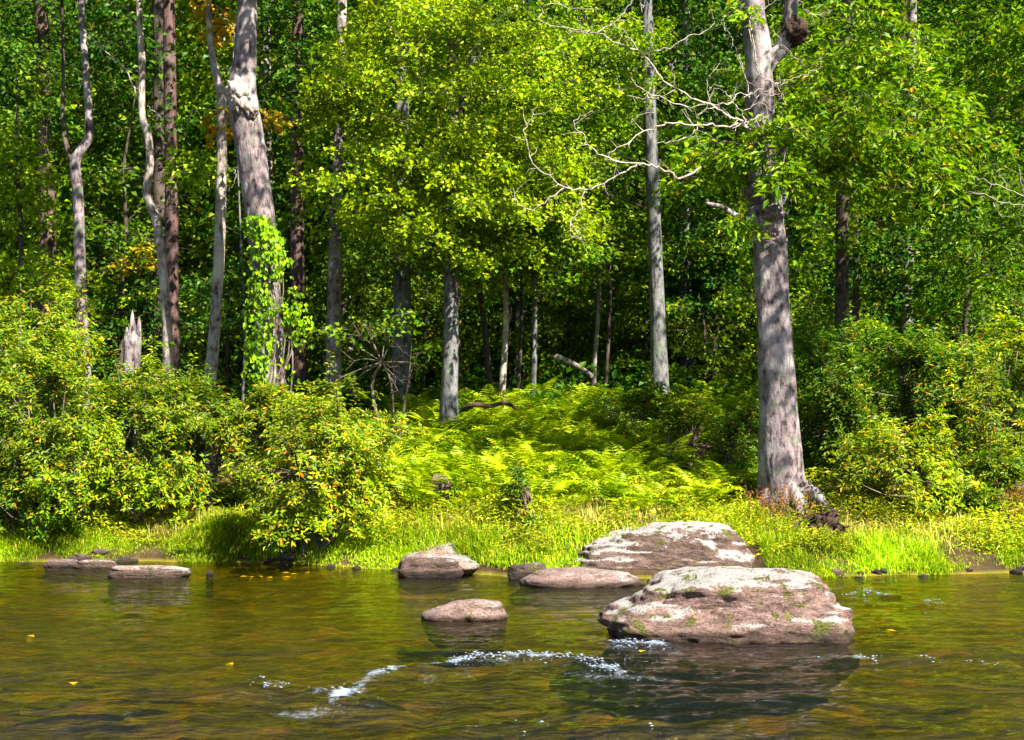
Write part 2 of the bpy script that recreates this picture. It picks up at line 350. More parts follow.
# river surface
def line_dist(X, Y, pts):
    d = np.full(X.shape, 9.); s = np.zeros(X.shape)
    for (a, b) in zip(pts[:-1], pts[1:]):
        ab = b - a; t = np.clip(((X - a[0]) * ab[0] + (Y - a[1]) * ab[1]) / ab.dot(ab), 0, 1)
        dx = X - a[0] - t * ab[0]; dy = Y - a[1] - t * ab[1]; dd = np.hypot(dx, dy)
        k = dd < d; d = np.where(k, dd, d); s = np.where(k, dy, s)
    return d, s
def wp(px, py):          # pixel on the water plane
    Y = F * CAMH / max(py - HZ, 1); p = P(px, py, Y); k = CAMH / (CAMH - p[2]); return np.array([p[0] * k, Y * k])
CREST = [([(335, 712), (352, 694), (372, 682), (400, 671), (425, 667), (450, 666), (478, 660), (505, 658), (540, 660), (565, 663), (590, 667), (622, 674)], .85, .06),
         ([(255, 688), (272, 691), (300, 697), (322, 701), (345, 708), (375, 714)], .5, .10),
         ([(612, 643), (640, 645), (662, 646)], .9, .03),
         ([(625, 664), (650, 668), (665, 663)], .35, .03),
         ([(735, 590), (760, 594)], .0, .0),
         ([(845, 596), (868, 591), (885, 596)], .55, .03), ([(870, 603), (920, 604), (935, 600)], .35, .02),
         ([(855, 660), (880, 661)], .65, .04), ([(915, 660), (950, 663), (990, 665)], .45, .04), ([(810, 660), (830, 662)], .4, .03),
         ([(470, 733), (520, 731), (580, 736), (690, 733)], .16, .09), ([(60, 727), (130, 729), (150, 724)], .10, .12), ([(370, 716), (420, 719), (450, 717)], .15, .06), ([(660, 655), (700, 650), (745, 655)], .2, .03), ([(680, 700), (740, 704), (790, 700)], .12, .05), ([(30, 707), (70, 705)], .1, .03)]
CR = [(np.array([wp(*p) for p in pts]), f, h) for pts, f, h in CREST if f > 0]
def wave(X, Y):
    near = smooth(13.5, 8.5, Y)
    wx = X + .5 * n2(X, Y, .35, 2, 41)
    wy = Y + .25 * n2(X, Y, .5, 2, 42) + .10 * X
    z = .015 * n2(wx * .55, wy * 1.7, 1.15, 2, 21) * (.5 + near)
    z = z + .010 * n2(wx * .7, wy * 2.4, 2.8, 2, 23) * (.5 + 1.5 * near)
    z = z + .0050 * n2(wx * .8, wy * 1.9, 7, 3, 24) * (.45 + 1.1 * near)
    calm = .3 + .7 * smooth(-.2, 1.4, shore(X) - Y); z = z * calm
    fo = np.zeros(X.shape)
    jig = .05 * n2(X, Y, 5, 3, 31)
    for pts, f, h in CR:
        d, s = line_dist(X, Y, pts)
        z = z + .55 * h * np.exp(-((s + .03) / .13) ** 2) * np.exp(-(np.maximum(d - abs(s), 0) / .2) ** 2) * (d < 1.2) - .12 * h * np.exp(-((s + .28) / .15) ** 2) * np.exp(-(np.maximum(d - .3, 0) / .25) ** 2)
        fo = np.maximum(fo, f * (.66 + .35 * n2(X, Y, 2.6, 2, 35) + .35 * n2(X, Y * 1.6, 10, 2, 37)) * np.exp(-((d + .7 * jig) / .085) ** 2))
        fo = np.maximum(fo, .42 * f * (.8 + .6 * n2(X, Y, 2.3, 2, 36)) * np.exp(-((s + .16) / .16) ** 2) * np.exp(-(np.maximum(d - .3, 0) / .15) ** 2))
    br = smooth(.5, 1.0, fo + 0 * X)
    z = z + fo * .035 * n2(X, Y * 1.5, 11, 3, 33)
    return z, fo
xs = np.concatenate([np.linspace(-140, -9, 40)[:-1], np.arange(-9, 9, .03), np.linspace(9, 140, 40)])
ys = np.concatenate([np.linspace(-8, 6.2, 40)[:-1], np.arange(6.2, 12.2, .022), np.arange(12.2, 19, .06), np.linspace(19, 24, 8)])
foam_store = {}
def wz(X, Y):
    z, fo = wave(X, Y); foam_store['f'] = fo.reshape(-1); return z
V, q = grid(xs, ys, wz)
def water_mat():
    m, n, out, N, K = new_mat('river_water')
    geo = N('NewGeometry'); mp = N('Mapping'); mp.inputs['Scale'].default_value = (.5, 2.1, 1); mp.inputs['Rotation'].default_value = (0, 0, math.radians(5)); K(geo, 'Position', mp, 0)
    a = N('TexNoise', Scale=2.2, Detail=3.0, Roughness=.5, Distortion=.4); K(mp, 0, a, 'Vector')
    b = N('TexNoise', Scale=10.0, Detail=4.0, Roughness=.6, Distortion=.5); K(mp, 0, b, 'Vector')
    b1 = N('Bump', Strength=1.0, Distance=.036); K(a, 0, b1, 'Height')
    b3_ = N('Bump', Strength=1.0, Distance=.014); K(b, 0, b3_, 'Height'); K(b1, 0, b3_, 'Normal')
    c_ = N('TexNoise', Scale=26.0, Detail=3.0, Roughness=.6, Distortion=.3); K(mp, 0, c_, 'Vector')
    b2 = N('Bump', Strength=1.0, Distance=.007); K(c_, 0, b2, 'Height'); K(b3_, 0, b2, 'Normal')
    fr = N('Fresnel', IOR=1.52); K(b2, 0, fr, 'Normal')
    tr = N('BsdfTransparent'); tr.inputs[0].default_value = (.66, .58, .045, 1)
    gl = N('BsdfGlossy', Roughness=.03); gl.inputs[0].default_value = (.95, .95, .95, 1); K(b2, 0, gl, 'Normal')
    mx = N('MixShader'); K(fr, 0, mx, 0); K(tr, 0, mx, 1); K(gl, 0, mx, 2)
    at = N('Attribute'); at.attribute_name = 'foam'
    fn = N('TexNoise', Scale=38.0, Detail=6.0, Roughness=.75); mp3 = N('Mapping'); mp3.inputs['Scale'].default_value = (.8, 1.3, 1); K(geo, 'Position', mp3, 0); K(mp3, 0, fn, 'Vector')
    ad = N('Math'); ad.operation = 'ADD'; K(at, 'Fac', ad, 0); K(fn, 0, ad, 1)
    rf = ramp(N, [(.66, (0, 0, 0)), (.95, (1, 1, 1))])
    sc = N('Math'); sc.operation = 'MULTIPLY'; K(ad, 0, sc, 0); sc.inputs[1].default_value = .8
    gt = N('Math'); gt.operation = 'GREATER_THAN'; K(at, 'Fac', gt, 0); gt.inputs[1].default_value = .05
    K(sc, 0, rf, 0); m2 = N('Math'); m2.operation = 'MULTIPLY'; K(rf, 0, m2, 0); K(gt, 0, m2, 1)
    df = N('BsdfPrincipled', Roughness=.35); df.inputs['Base Color'].default_value = (.22, .265, .34, 1)
    b3 = N('Bump', Strength=.9, Distance=.03); K(fn, 0, b3, 'Height'); K(b3, 0, df, 'Normal')
    fx = N('MixShader'); K(m2, 0, fx, 0); K(mx, 0, fx, 1); K(df, 0, fx, 2); K(fx, 0, out, 0)
    return m
me = mesh('river_water', V, q, True)
at = me.attributes.new('foam', 'FLOAT', 'POINT'); at.data.foreach_set('value', foam_store['f'].astype(np.float32))
tag(link('river_water', me, water_mat()), kind='structure')

# droplets and bubbles thrown up along the riffle
g = R(55); pos = []; rad = []
for pts, f, h in CR:
    L_ = np.linalg.norm(np.diff(pts, axis=0), axis=1); k = int(420 * L_.sum() * f * f)
    if k < 4: continue
    c_ = np.concatenate([[0], np.cumsum(L_)]); t = g.uniform(0, c_[-1], k)
    x = np.interp(t, c_, pts[:, 0]) + g.normal(0, .04, k); y = np.interp(t, c_, pts[:, 1]) - .03 + g.normal(0, .07, k) - .12 * g.uniform(0, 1, k) ** 3
    kp = n2(x, y, 3.3, 3, 57) > -.05; x, y = x[kp], y[kp]
    z, _ = wave(x, y); pos.append(np.stack([x, y, z + g.uniform(0, .022, len(x))], -1)); rad.append(.0013 + .0042 * g.uniform(0, 1, len(x)) ** 2.5)
pos = np.vstack(pos); rad = np.concatenate(rad)
b_ = bmesh.new(); bmesh.ops.create_icosphere(b_, subdivisions=1, radius=1); iv = np.array([v.co for v in b_.verts]); fi = np.array([[v.index for v in f.verts] for f in b_.faces]); b_.free()
Vd = (pos[:, None] + iv[None] * rad[:, None, None] * np.array([2.6, 1.4, .7])).reshape(-1, 3); Fd = (fi[None] + (np.arange(len(pos)) * len(iv))[:, None, None]).reshape(-1, 3)
m, n, out, N, K = new_mat('white_water'); p = N('BsdfPrincipled', Roughness=.2); p.inputs['Base Color'].default_value = (.19, .225, .29, 1); K(p, 0, out, 0)
tag(link('foam', mesh('foam', Vd, Fd, True), m), 'flecks of white water along the riffle', 'foam', None, 'stuff')

# ------------------------------------------------------------------ foliage building blocks
UP = np.array([0, 0, 1.])
def spray(acc, tw, c, d, Rr, n, L, Wd, g, droop=.25, tilt=.55):
    """a flat leafy branch end: axis d (horizontal) through c, radius Rr"""
    d = nrm(np.array([d[0], d[1], 0]) + 1e-6); sd = np.cross(d, UP)
    s = g.uniform(-1, 1, n); l = g.uniform(-1, 1, n) * (1 - .55 * np.abs(s + .1)) * .75
    sl0, sl1 = g.normal(0, .22), g.normal(0, .28)
    # gather leaves on side twigs
    k = 7; s = np.round((s + .5 * np.abs(l)) * k + np.where(l > 0, .25, -.25)) / k - .5 * np.abs(l) + g.normal(0, .03, n)
    r2 = s * s + l * l
    pos = c + d * (s * Rr)[:, None] + sd * (l * Rr)[:, None] + UP * (-droop * Rr * (np.clip(s, 0, 2) ** 2 + .6 * l * l) + g.normal(0, .17, n) * Rr + (sl0 * s + sl1 * l) * Rr)[:, None]
    ld = d * .7 + sd * (np.sign(l) * .7)[:, None] + g.normal(0, .5, (n, 3)) - UP * .25
    nn = UP * .7 + SUN * tilt + g.normal(0, .6, (n, 3))
    sz = g.uniform(.55, 1.35, n)
    leaves(acc, pos, ld, nn, L * sz, Wd * sz)
    if tw is not None:
        ax = lambda t: c + d * t * Rr - UP * droop * Rr * max(t, 0) ** 2
        tw.tube([ax(t) for t in (-1, -.3, .3, .95)], [.008, .006, .004, .002], 3)
        for t in (-.5, -.1, .3):
            for sg in (-1, 1):
                e = ax(t) + (d * .35 + sd * sg * .5) * Rr - UP * droop * Rr * .25
                tw.tube([ax(t), e], [.004, .0015], 3)

class Tree:
    def __init__(s, name, label, bark, pts, Y, top=None, sides=16, rough=.06, flare=.45, group=None, cat='tree', seed=1, mound=0):
        s.g = R(seed); s.bark = BK[bark]; s.seed = seed
        W = [P(p[0], p[1], Y + (p[3] if len(p) > 3 else 0)) for p in pts]; r = [p[2] / 2 / F * Y for p in pts]
        gz = Hs(W[0][0], W[0][1])
        s.base = np.array([W[0][0], W[0][1], gz])
        if W[0][2] > gz - .15:
            W.insert(0, np.array([W[0][0] - .3 * (W[1][0] - W[0][0]) * 0, W[0][1], gz - .25])); r.insert(0, r[0] * 1.08)
        if top:
            d = nrm(W[-1] - W[-3]) if len(W) > 2 else UP
            z0 = W[-1][2]; k = max(2, int((top - z0) / 2))
            p = W[-1]; r0 = r[-1]
            for i in range(k):
                d = nrm(d + s.g.normal(0, .07, 3) * [1, 1, 0] + [0, 0, .15]); p = p + d * (top - z0) / k; W.append(p); r.append(r0 * (1 - .85 * (i + 1) / k))
        W = np.array(W); r = np.array(r)
        seg = np.concatenate([[0], np.cumsum(np.linalg.norm(np.diff(W, axis=0), axis=1))])
        n = int(min(220, max(14, seg[-1] / .11)))
        path = spline(W, n)
        tt = np.linspace(0, len(W) - 1, n); rad = np.interp(tt, np.arange(len(W)), r)
        hgt = np.maximum(path[:, 2] - gz, 0); rad = rad * (1 + flare * np.exp(-hgt / .3))
        s.path, s.rad = path, rad
        s.tr = Acc(); s.tr.tube(path, rad, sides, rough, seed, 1.6)
        s.root = empty(name, s.base); tag(s.root, label, cat, group)
        s.br = Acc(); s.nodes = path.copy(); s.nrad = rad.copy()
        s.lf = {}; s.extra = []
    def attach(s, c):
        hd = np.hypot(s.path[:, 0] - c[0], s.path[:, 1] - c[1])
        i = int(np.argmin(np.abs(s.path[:, 2] - (c[2] - .4 * hd)) + .0 * hd)); return s.path[i], s.rad[i]
    def limb(s, c, thick=1.0):
        D = np.linalg.norm(s.nodes - c, axis=1) + 1.3 * np.maximum(0, s.nodes[:, 2] - c[2] + .25)
        i = int(np.argmin(D)); a, ra = s.nodes[i], s.nrad[i]; D = np.linalg.norm(c - a)
        m = a * .5 + c * .5 + UP * D * .10 + s.g.normal(0, .06, 3) * D
        r0 = max(.006, min(ra * .6, (.008 + .007 * D) * thick)); n = 7 if D > .5 else 4
        q = spline([a, m, c], n); rr = np.linspace(r0, .0045, n)
        s.br.tube(q, rr, 5 if D > .8 else 4); s.nodes = np.vstack([s.nodes, q[1:]]); s.nrad = np.concatenate([s.nrad, rr[1:]])
        return nrm((c - a) * [1, 1, 0] + 1e-6)
    def sprays(s, mat, centers, Rr, n, L, Wd, droop=.25, tilt=.55, twigs=True, limbs=True):
        acc = s.lf.setdefault(mat, Acc())
        centers = sorted(centers, key=lambda c: float(np.hypot(s.path[:, 0] - c[0], s.path[:, 1] - c[1]).min()))
        for c in centers:
            d = s.limb(c) if limbs else nrm((c - s.attach(c)[0]) * [1, 1, 0] + 1e-6)
            d = nrm(d + s.g.normal(0, .35, 3))
            q = Rr * s.g.uniform(.7, 1.3)
            if L == ML: n_ = n * 1.45
            else: n_ = n
            spray(acc, s.br if twigs else None, np.asarray(c), d, q, int(n_ * (q / Rr) ** 1.5), L, Wd, s.g, droop, tilt)
        return s
    def region(s, mat, cx, cy, rx, ry, Y0, Y1, k, Rr, n, L, Wd, **kw):
        a = s.g.uniform(0, 2 * math.pi, k); q = np.sqrt(s.g.uniform(0, 1, k))
        C = [P(cx + rx * q[i] * math.cos(a[i]), cy + ry * q[i] * math.sin(a[i]), s.g.uniform(Y0, Y1)) for i in range(k)]
        return s.sprays(mat, C, Rr, n, L, Wd, **kw)
    def crown_top(s, mat, k=20, rx=2.6, z0=None, z1=None, n=55, L=.17, Wd=.12):
        z1 = z1 or s.path[-1][2]; z0 = z0 or (CAMH + .335 * s.base[1])
        C = []
        for i in range(k):
            z = s.g.uniform(z0, z1); j = int(np.argmin(np.abs(s.path[:, 2] - z))); a = s.g.uniform(0, 2 * math.pi)
            f = math.sin(math.pi * min(1, max(.12, (z1 - z) / (z1 - z0) * .8 + .1))) ** .7
            q = rx * f * math.sqrt(s.g.uniform(.05, 1)); C.append(s.path[j] + np.array([q * math.cos(a), q * math.sin(a), s.g.normal(0, .2)]))
        return s.sprays(mat, C, .75, n, L, Wd, twigs=False)
    def shade(s, mat, k, z0, z1, zc=(8.3, 10.5), L=.13, Wd=.06):  # unseen sprays added sunward of the trunk to cast dappled shade on it
        C = []
        for _ in range(k):
            i = int(np.argmin(np.abs(s.path[:, 2] - s.g.uniform(z0, z1)))); z = s.g.uniform(*zc); C.append(s.path[i] + SUN * (z - s.path[i][2]) / SUN[2] + s.g.normal(0, .3, 3))
        return s.sprays(mat, C, .5, 60, L, Wd, twigs=False)
    def branch(s, name, pls, Y, mat='dead', label=None, sub=True):
        """bare branches: pixel polylines (px, py, dY) with start / end radius in mm"""
        par = list(range(len(pls))); S2 = [spline(np.array([p[:2] for p in pl], float), 40) for pl, _, _ in pls]
        def find(i):
            while par[i] != i: i = par[i]
            return i
        for i in range(len(pls)):
            for k in range(len(pls)):
                if i != k and min(np.hypot(*(S2[k] - S2[i][0]).T).min(), np.hypot(*(S2[k] - S2[i][-1]).T).min()) < 7: par[find(i)] = find(k)
        accs = {}
        for i, (pl, r0, r1) in enumerate(pls):
            a = accs.setdefault(find(i), Acc())
            pts = [P(p[0], p[1], Y + (p[2] if len(p) > 2 else 0)) for p in pl]
            n = max(6, 4 * len(pts)); sp = spline(pts, n); sp[1:-1] += s.g.normal(0, .013, (n - 2, 3))
            a.tube(sp, np.linspace(r0, r1, n) / 1000 * .72, 6)
            if sub:
                for t in range(2, n - 1, 3):
                    d = nrm(sp[t] - sp[t - 1]); e = s.g.normal(0, 1, 3); e = nrm(e - d * e.dot(d)) + d * .7
                    ln = s.g.uniform(.06, .3); q = sp[t] + nrm(e) * ln * .6; q2 = q + nrm(e + s.g.normal(0, .4, 3)) * ln * .5
                    a.tube([sp[t], q, q2], np.array([r0, r1, r1 * .5]) / 1000 * [.3, .45, .5], 4)
        big = max(accs, key=lambda k: accs[k].n)
        for k, a in accs.items(): s.extra.append((name, a, BK[mat], label if k == big else None))
        return s
    def done(s):
        n0 = s.tr.n
        if s.br.n: s.tr.V += s.br.V; s.tr.F += [f + n0 for f in s.br.F]; s.tr.n += s.br.n
        o = s.tr.build('trunk', [s.bark, BK['brown']], s.root, s.base); me = o.data
        ls = np.empty(len(me.polygons), np.int32); me.polygons.foreach_get('loop_start', ls); vi = np.empty(len(me.loops), np.int32); me.loops.foreach_get('vertex_index', vi)
        me.polygons.foreach_set('material_index', (vi[ls] >= n0).astype(np.int32))
        for m, acc in s.lf.items():
            o = acc.build('crown', LM[m], s.root, s.base, False)
            if m == 'amber' and len(s.lf) > 1: o['label'] = 'amber autumn leaves'
        for name, a, m, lb in s.extra:
            o = a.build(name, m, s.root, s.base)
            if lb: o['label'] = lb
        return s.root

# ------------------------------------------------------------------ the trees
ML, MW = .088, .066        # maple leaf length / width
T = Tree('tree', 'tree with sunlit red-brown trunk at the far left, shaded above', 'red', [(47, 330, 19), (47, 220, 17), (45, 150, 15), (43, 60, 14), (41, 0, 13)], 30, 19, seed=11)
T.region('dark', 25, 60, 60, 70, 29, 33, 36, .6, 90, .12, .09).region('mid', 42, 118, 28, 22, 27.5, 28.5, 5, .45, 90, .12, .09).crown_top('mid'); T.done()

T = Tree('forked_tree', 'slim grey tree with a crooked kinked stem and a thin dark side stem', 'grey', [(84, 385, 15), (81, 300, 12), (78, 200, 11), (75, 165, 11), (80, 152, 10), (88, 138, 9), (89, 115, 8), (85, 60, 7), (81, 0, 6)], 22, 14, seed=12)
T.br.tube(spline([P(76, 168, 22), P(67, 148, 22.1), P(63, 120, 22.3), P(63, 50, 22.6), P(60, -60, 22.8)], 24), np.linspace(.05, .018, 24), 8, .06, 4)  # side stem in dark branch bark, its shade put into the colour
T.crown_top('mid', 22, 2.0); T.done()

T = Tree('tree', 'pale twisted thin tree with bare dead spurs', 'pale', [(168, 365, 11), (165, 300, 9), (158, 228, 9), (147, 193, 8), (150, 165, 8), (148, 136, 8), (142, 114, 7), (142, 60, 7), (139, 0, 6)], 21.5, 12, seed=13)
T.branch('dead_branch', [([(143, 103), (134, 90), (124, 68), (104, 50), (86, 40)], 16, 5), ([(125, 68), (136, 70), (141, 72)], 6, 3), ([(103, 50), (107, 38)], 5, 3), ([(88, 41), (91, 32)], 4, 2), ([(147, 106), (158, 115), (163, 119)], 7, 3),
    ([(150, 178), (140, 176), (132, 172), (131, 166)], 9, 4), ([(152, 182), (163, 178), (172, 178)], 9, 4), ([(152, 205), (165, 204), (180, 197), (190, 195)], 9, 4), ([(157, 209), (170, 210), (188, 211)], 10, 4), ([(159, 217), (170, 217)], 7, 4), ([(141, 36), (134, 33), (127, 30)], 7, 3), ([(141, 14), (146, 5)], 6, 3), ([(162, 241), (140, 236), (128, 230)], 7, 3), ([(163, 248), (180, 247), (195, 252)], 7, 3)], 21.5)
T.crown_top('mid', 14, 1.5); T.done()

T = Tree('tree', 'straight dark red-brown tree right beside the pale twisted one', 'red', [(173, 385, 17), (172, 300, 14), (171, 150, 13), (169, 0, 12)], 25, 18, seed=14)
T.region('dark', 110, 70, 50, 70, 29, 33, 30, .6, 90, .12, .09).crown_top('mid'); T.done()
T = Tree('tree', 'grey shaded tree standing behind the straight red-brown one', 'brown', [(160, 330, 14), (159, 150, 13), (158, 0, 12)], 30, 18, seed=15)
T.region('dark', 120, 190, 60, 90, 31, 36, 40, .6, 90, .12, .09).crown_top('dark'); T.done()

T = Tree('tree', 'slender tree with white lichen-blotched bark and amber leaves', 'pale', [(208, 410, 14), (213, 350, 12), (218, 280, 11), (221, 200, 11), (222, 115, 10), (219, 85, 9), (213, 60, 7), (209, 25, 6), (208, 0, 6)], 21, 13, seed=16)
T.branch('dead_branch', [([(227, 165), (236, 172), (233, 185), (228, 190)], 10, 5), ([(222, 108), (230, 80), (234, 50), (236, 20)], 14, 7)], 21)
T.region('amber', 213, 20, 26, 20, 20.8, 22, 7, .4, 60, .1, .08).region('amber', 218, 122, 16, 12, 20.6, 21.2, 3, .3, 45, .1, .08)
T.region('maple', 196, 166, 24, 24, 20.6, 22.6, 9, .42, 80, .1, .07).crown_top('mid', 20, 1.8); T.done()

T = Tree('tree', 'thick pale lavender-grey tree with a swollen burl and vine-wrapped foot', 'grey', [(272, 415, 29), (269, 340, 28), (265, 262, 28), (257, 195, 30), (250, 145, 30), (244, 108, 30), (242, 88, 28), (245, 60, 23), (247, 20, 21), (249, -20, 20)], 20, 17, sides=28, rough=.09, seed=17)
b = Acc()
for c, rr in ((P(237, 92, 19.85), .16), (P(240, 104, 19.82), .13), (P(250, 109, 19.82), .11), (P(235, 100, 19.95), .12)):
    bmx = bmesh.new(); bmesh.ops.create_icosphere(bmx, subdivisions=4, radius=1); v = np.array([x.co for x in bmx.verts]); f = np.array([[x.index for x in fc.verts] for fc in bmx.faces]); bmx.free()
    b.add(c + v * rr * (1 + .28 * fbm(v * 2.5, 4, 3))[:, None] * [1, 1, 1.25], f)
T.extra.append(('burl', b, BK['pale'], None))
T.region('amber', 268, 122, 10, 10, 20.2, 20.6, 2, .25, 40, .1, .08).shade('mid', 16, 3.0, 8.5, (9.3, 11.5)).crown_top('mid', 44, 3.2); T.done()

T = Tree('tree', 'tree with reddish flaky trunk between the vine-wrapped tree and grey one', 'red', [(298, 370, 17), (297, 250, 14), (297, 100, 13), (298, 0, 11)], 28, 18, seed=18)
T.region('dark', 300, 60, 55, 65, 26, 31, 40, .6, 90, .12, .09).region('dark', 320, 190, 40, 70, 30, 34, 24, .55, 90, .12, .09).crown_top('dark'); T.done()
T = Tree('tree', 'grey-brown tree left of the bare twiggy bush, trunk half sunlit', 'grey', [(333, 400, 18), (334, 330, 15), (336, 230, 13), (339, 140, 11), (341, 50, 10), (342, 0, 10)], 25, 17, seed=19)
T.region('mid', 345, 100, 30, 90, 25.5, 28, 16, .5, 90, .11, .085).crown_top('mid'); T.done()
T = Tree('tree', 'dark blue-grey tree just behind the bare twiggy bush', 'blue', [(401, 410, 20), (402, 300, 18), (402, 150, 15), (401, 0, 13)], 27, 18, seed=20)
T.region('mid', 400, 250, 70, 40, 26, 31, 18, .55, 90, .11, .085).crown_top('mid'); T.done()

T = Tree('maple_tree', 'leafy yellow-green maple tree filling the centre with slightly leaning trunk', 'blue', [(449, 412, 18), (451, 330, 15), (452, 235, 13), (462, 125, 11), (476, 55, 10), (488, 15, 8)], 24, 15, seed=21)
T.region('maple', 425, 80, 95, 75, 21.5, 25, 50, .5, 100, ML, MW).region('maple', 400, 170, 95, 70, 21.5, 24.5, 38, .5, 100, ML, MW).region('maple', 540, 90, 65, 85, 22.5, 25.5, 30, .5, 95, ML, MW).region('maple', 560, 200, 55, 60, 23, 26, 16, .48, 90, ML, MW)
T.region('maple', 470, 190, 90, 80, 22.5, 25.5, 40, .5, 105, ML, MW).region('maple', 365, 115, 40, 50, 21.5, 23, 14, .5, 110, ML, MW).region('mid', 450, 235, 80, 35, 24, 26, 20, .5, 90, ML, MW)
T.region('maple', 455, 20, 80, 40, 21.5, 25, 26, .5, 110, ML, MW)
T.branch('dead_branch', [([(482, 45), (490, 30), (503, 15), (515, 5)], 18, 8)], 23.4, sub=False).crown_top('maple', 14, 2.6); T.done()

T = Tree('tree', 'straight slim blue-grey tree crossed by the bleached dead branches', 'blue', [(660, 395, 18), (657, 300, 15), (653, 190, 14), (648, 70, 13), (646, 0, 12)], 26, 18, seed=22)
T.region('maple', 590, 60, 80, 75, 24, 29, 46, .55, 95, ML, MW).region('maple', 560, 160, 70, 60, 24, 28, 30, .5, 95, ML, MW).region('mid', 600, 130, 80, 100, 26.5, 30, 36, .55, 95, ML, MW).region('dark', 700, 120, 45, 120, 28, 33, 34, .6, 90, .12, .09).crown_top('mid', 12); T.done()

# the big tree on the right
T = Tree('big_tree', 'thickest grey tree, standing right at the bank with dead white branches', 'grey', [(785, 497, 50), (781, 460, 42), (778, 400, 38), (773, 320, 35), (769, 250, 33), (766, 215, 33), (764, 195, 34), (762, 160, 29), (760, 100, 27), (757, 40, 26), (753, 0, 24)], 18.4, 16, sides=30, rough=.13, flare=.10, seed=23)
for (x0, y0, z0), (x1, y1, z1), r0 in (((.22, -.15, .25), (.55, -.42, -.12), .10), ((-.22, -.12, .2), (-.42, -.35, -.1), .09), ((.05, -.25, .22), (.1, -.55, -.1), .1), ((.28, .1, .2), (.7, .2, -.05), .09)):
    A0, A1 = T.base + [x0, y0, z0], T.base + [x1, y1, z1]; A1[2] = Hs(A1[0], A1[1]) - .05; T.tr.tube(spline([A0, A0 * .5 + A1 * .5 + [0, 0, .04], A1], 9), np.linspace(r0, .035, 9), 10, .15, 5)
T.tr.tube(spline([P(763, 70, 18.4), P(772, 58, 18.4), P(783, 45, 18.35), P(790, 20, 18.3), P(794, -30, 18.2), P(800, -90, 18.1)], 24), np.linspace(.12, .07, 24), 14, .12, 6)
T.tr.tube(spline([P(764, 218, 18.3), P(750, 221, 18.1), P(737, 217, 17.9), P(722, 207, 17.75), P(706, 203, 17.6)], 14), np.array([.11, .10, .085, .075, .06, .055, .05, .045, .04, .035, .03, .028, .025, .02]), 10, .25, 7)
b = Acc()
def blob(acc, c, r, sc=(1, 1, 1), am=.3, fr=2.5, sd=3):
    bmx = bmesh.new(); bmesh.ops.create_icosphere(bmx, subdivisions=4, radius=1); v = np.array([x.co for x in bmx.verts]); f = np.array([[x.index for x in fc.verts] for fc in bmx.faces]); bmx.free()
    acc.add(c + v * r * (1 + am * fbm(v * fr, 5, sd))[:, None] * np.array(sc), f)
blob(b, P(794, 31, 18.3), .165, (1, .9, 1.15), .3, 4.5)
T.extra.append(('burl', b, BK['rot'], 'round black burl high on the trunk'))
b = Acc(); blob(b, P(763, 190, 18.25), .23, (1, .85, .8), .3); blob(b, P(766, 212, 18.25), .2, (1.1, .9, .6), .4, 2.5, 8)
T.extra.append(('knot', b, BK['grey'], 'knobbly swelling with a broken limb'))
Z = lambda l, dy=0, ox=500: [(ox + x / 3.082, y / 3.082, dy + .0012 * (x - 600)) for x, y in l]
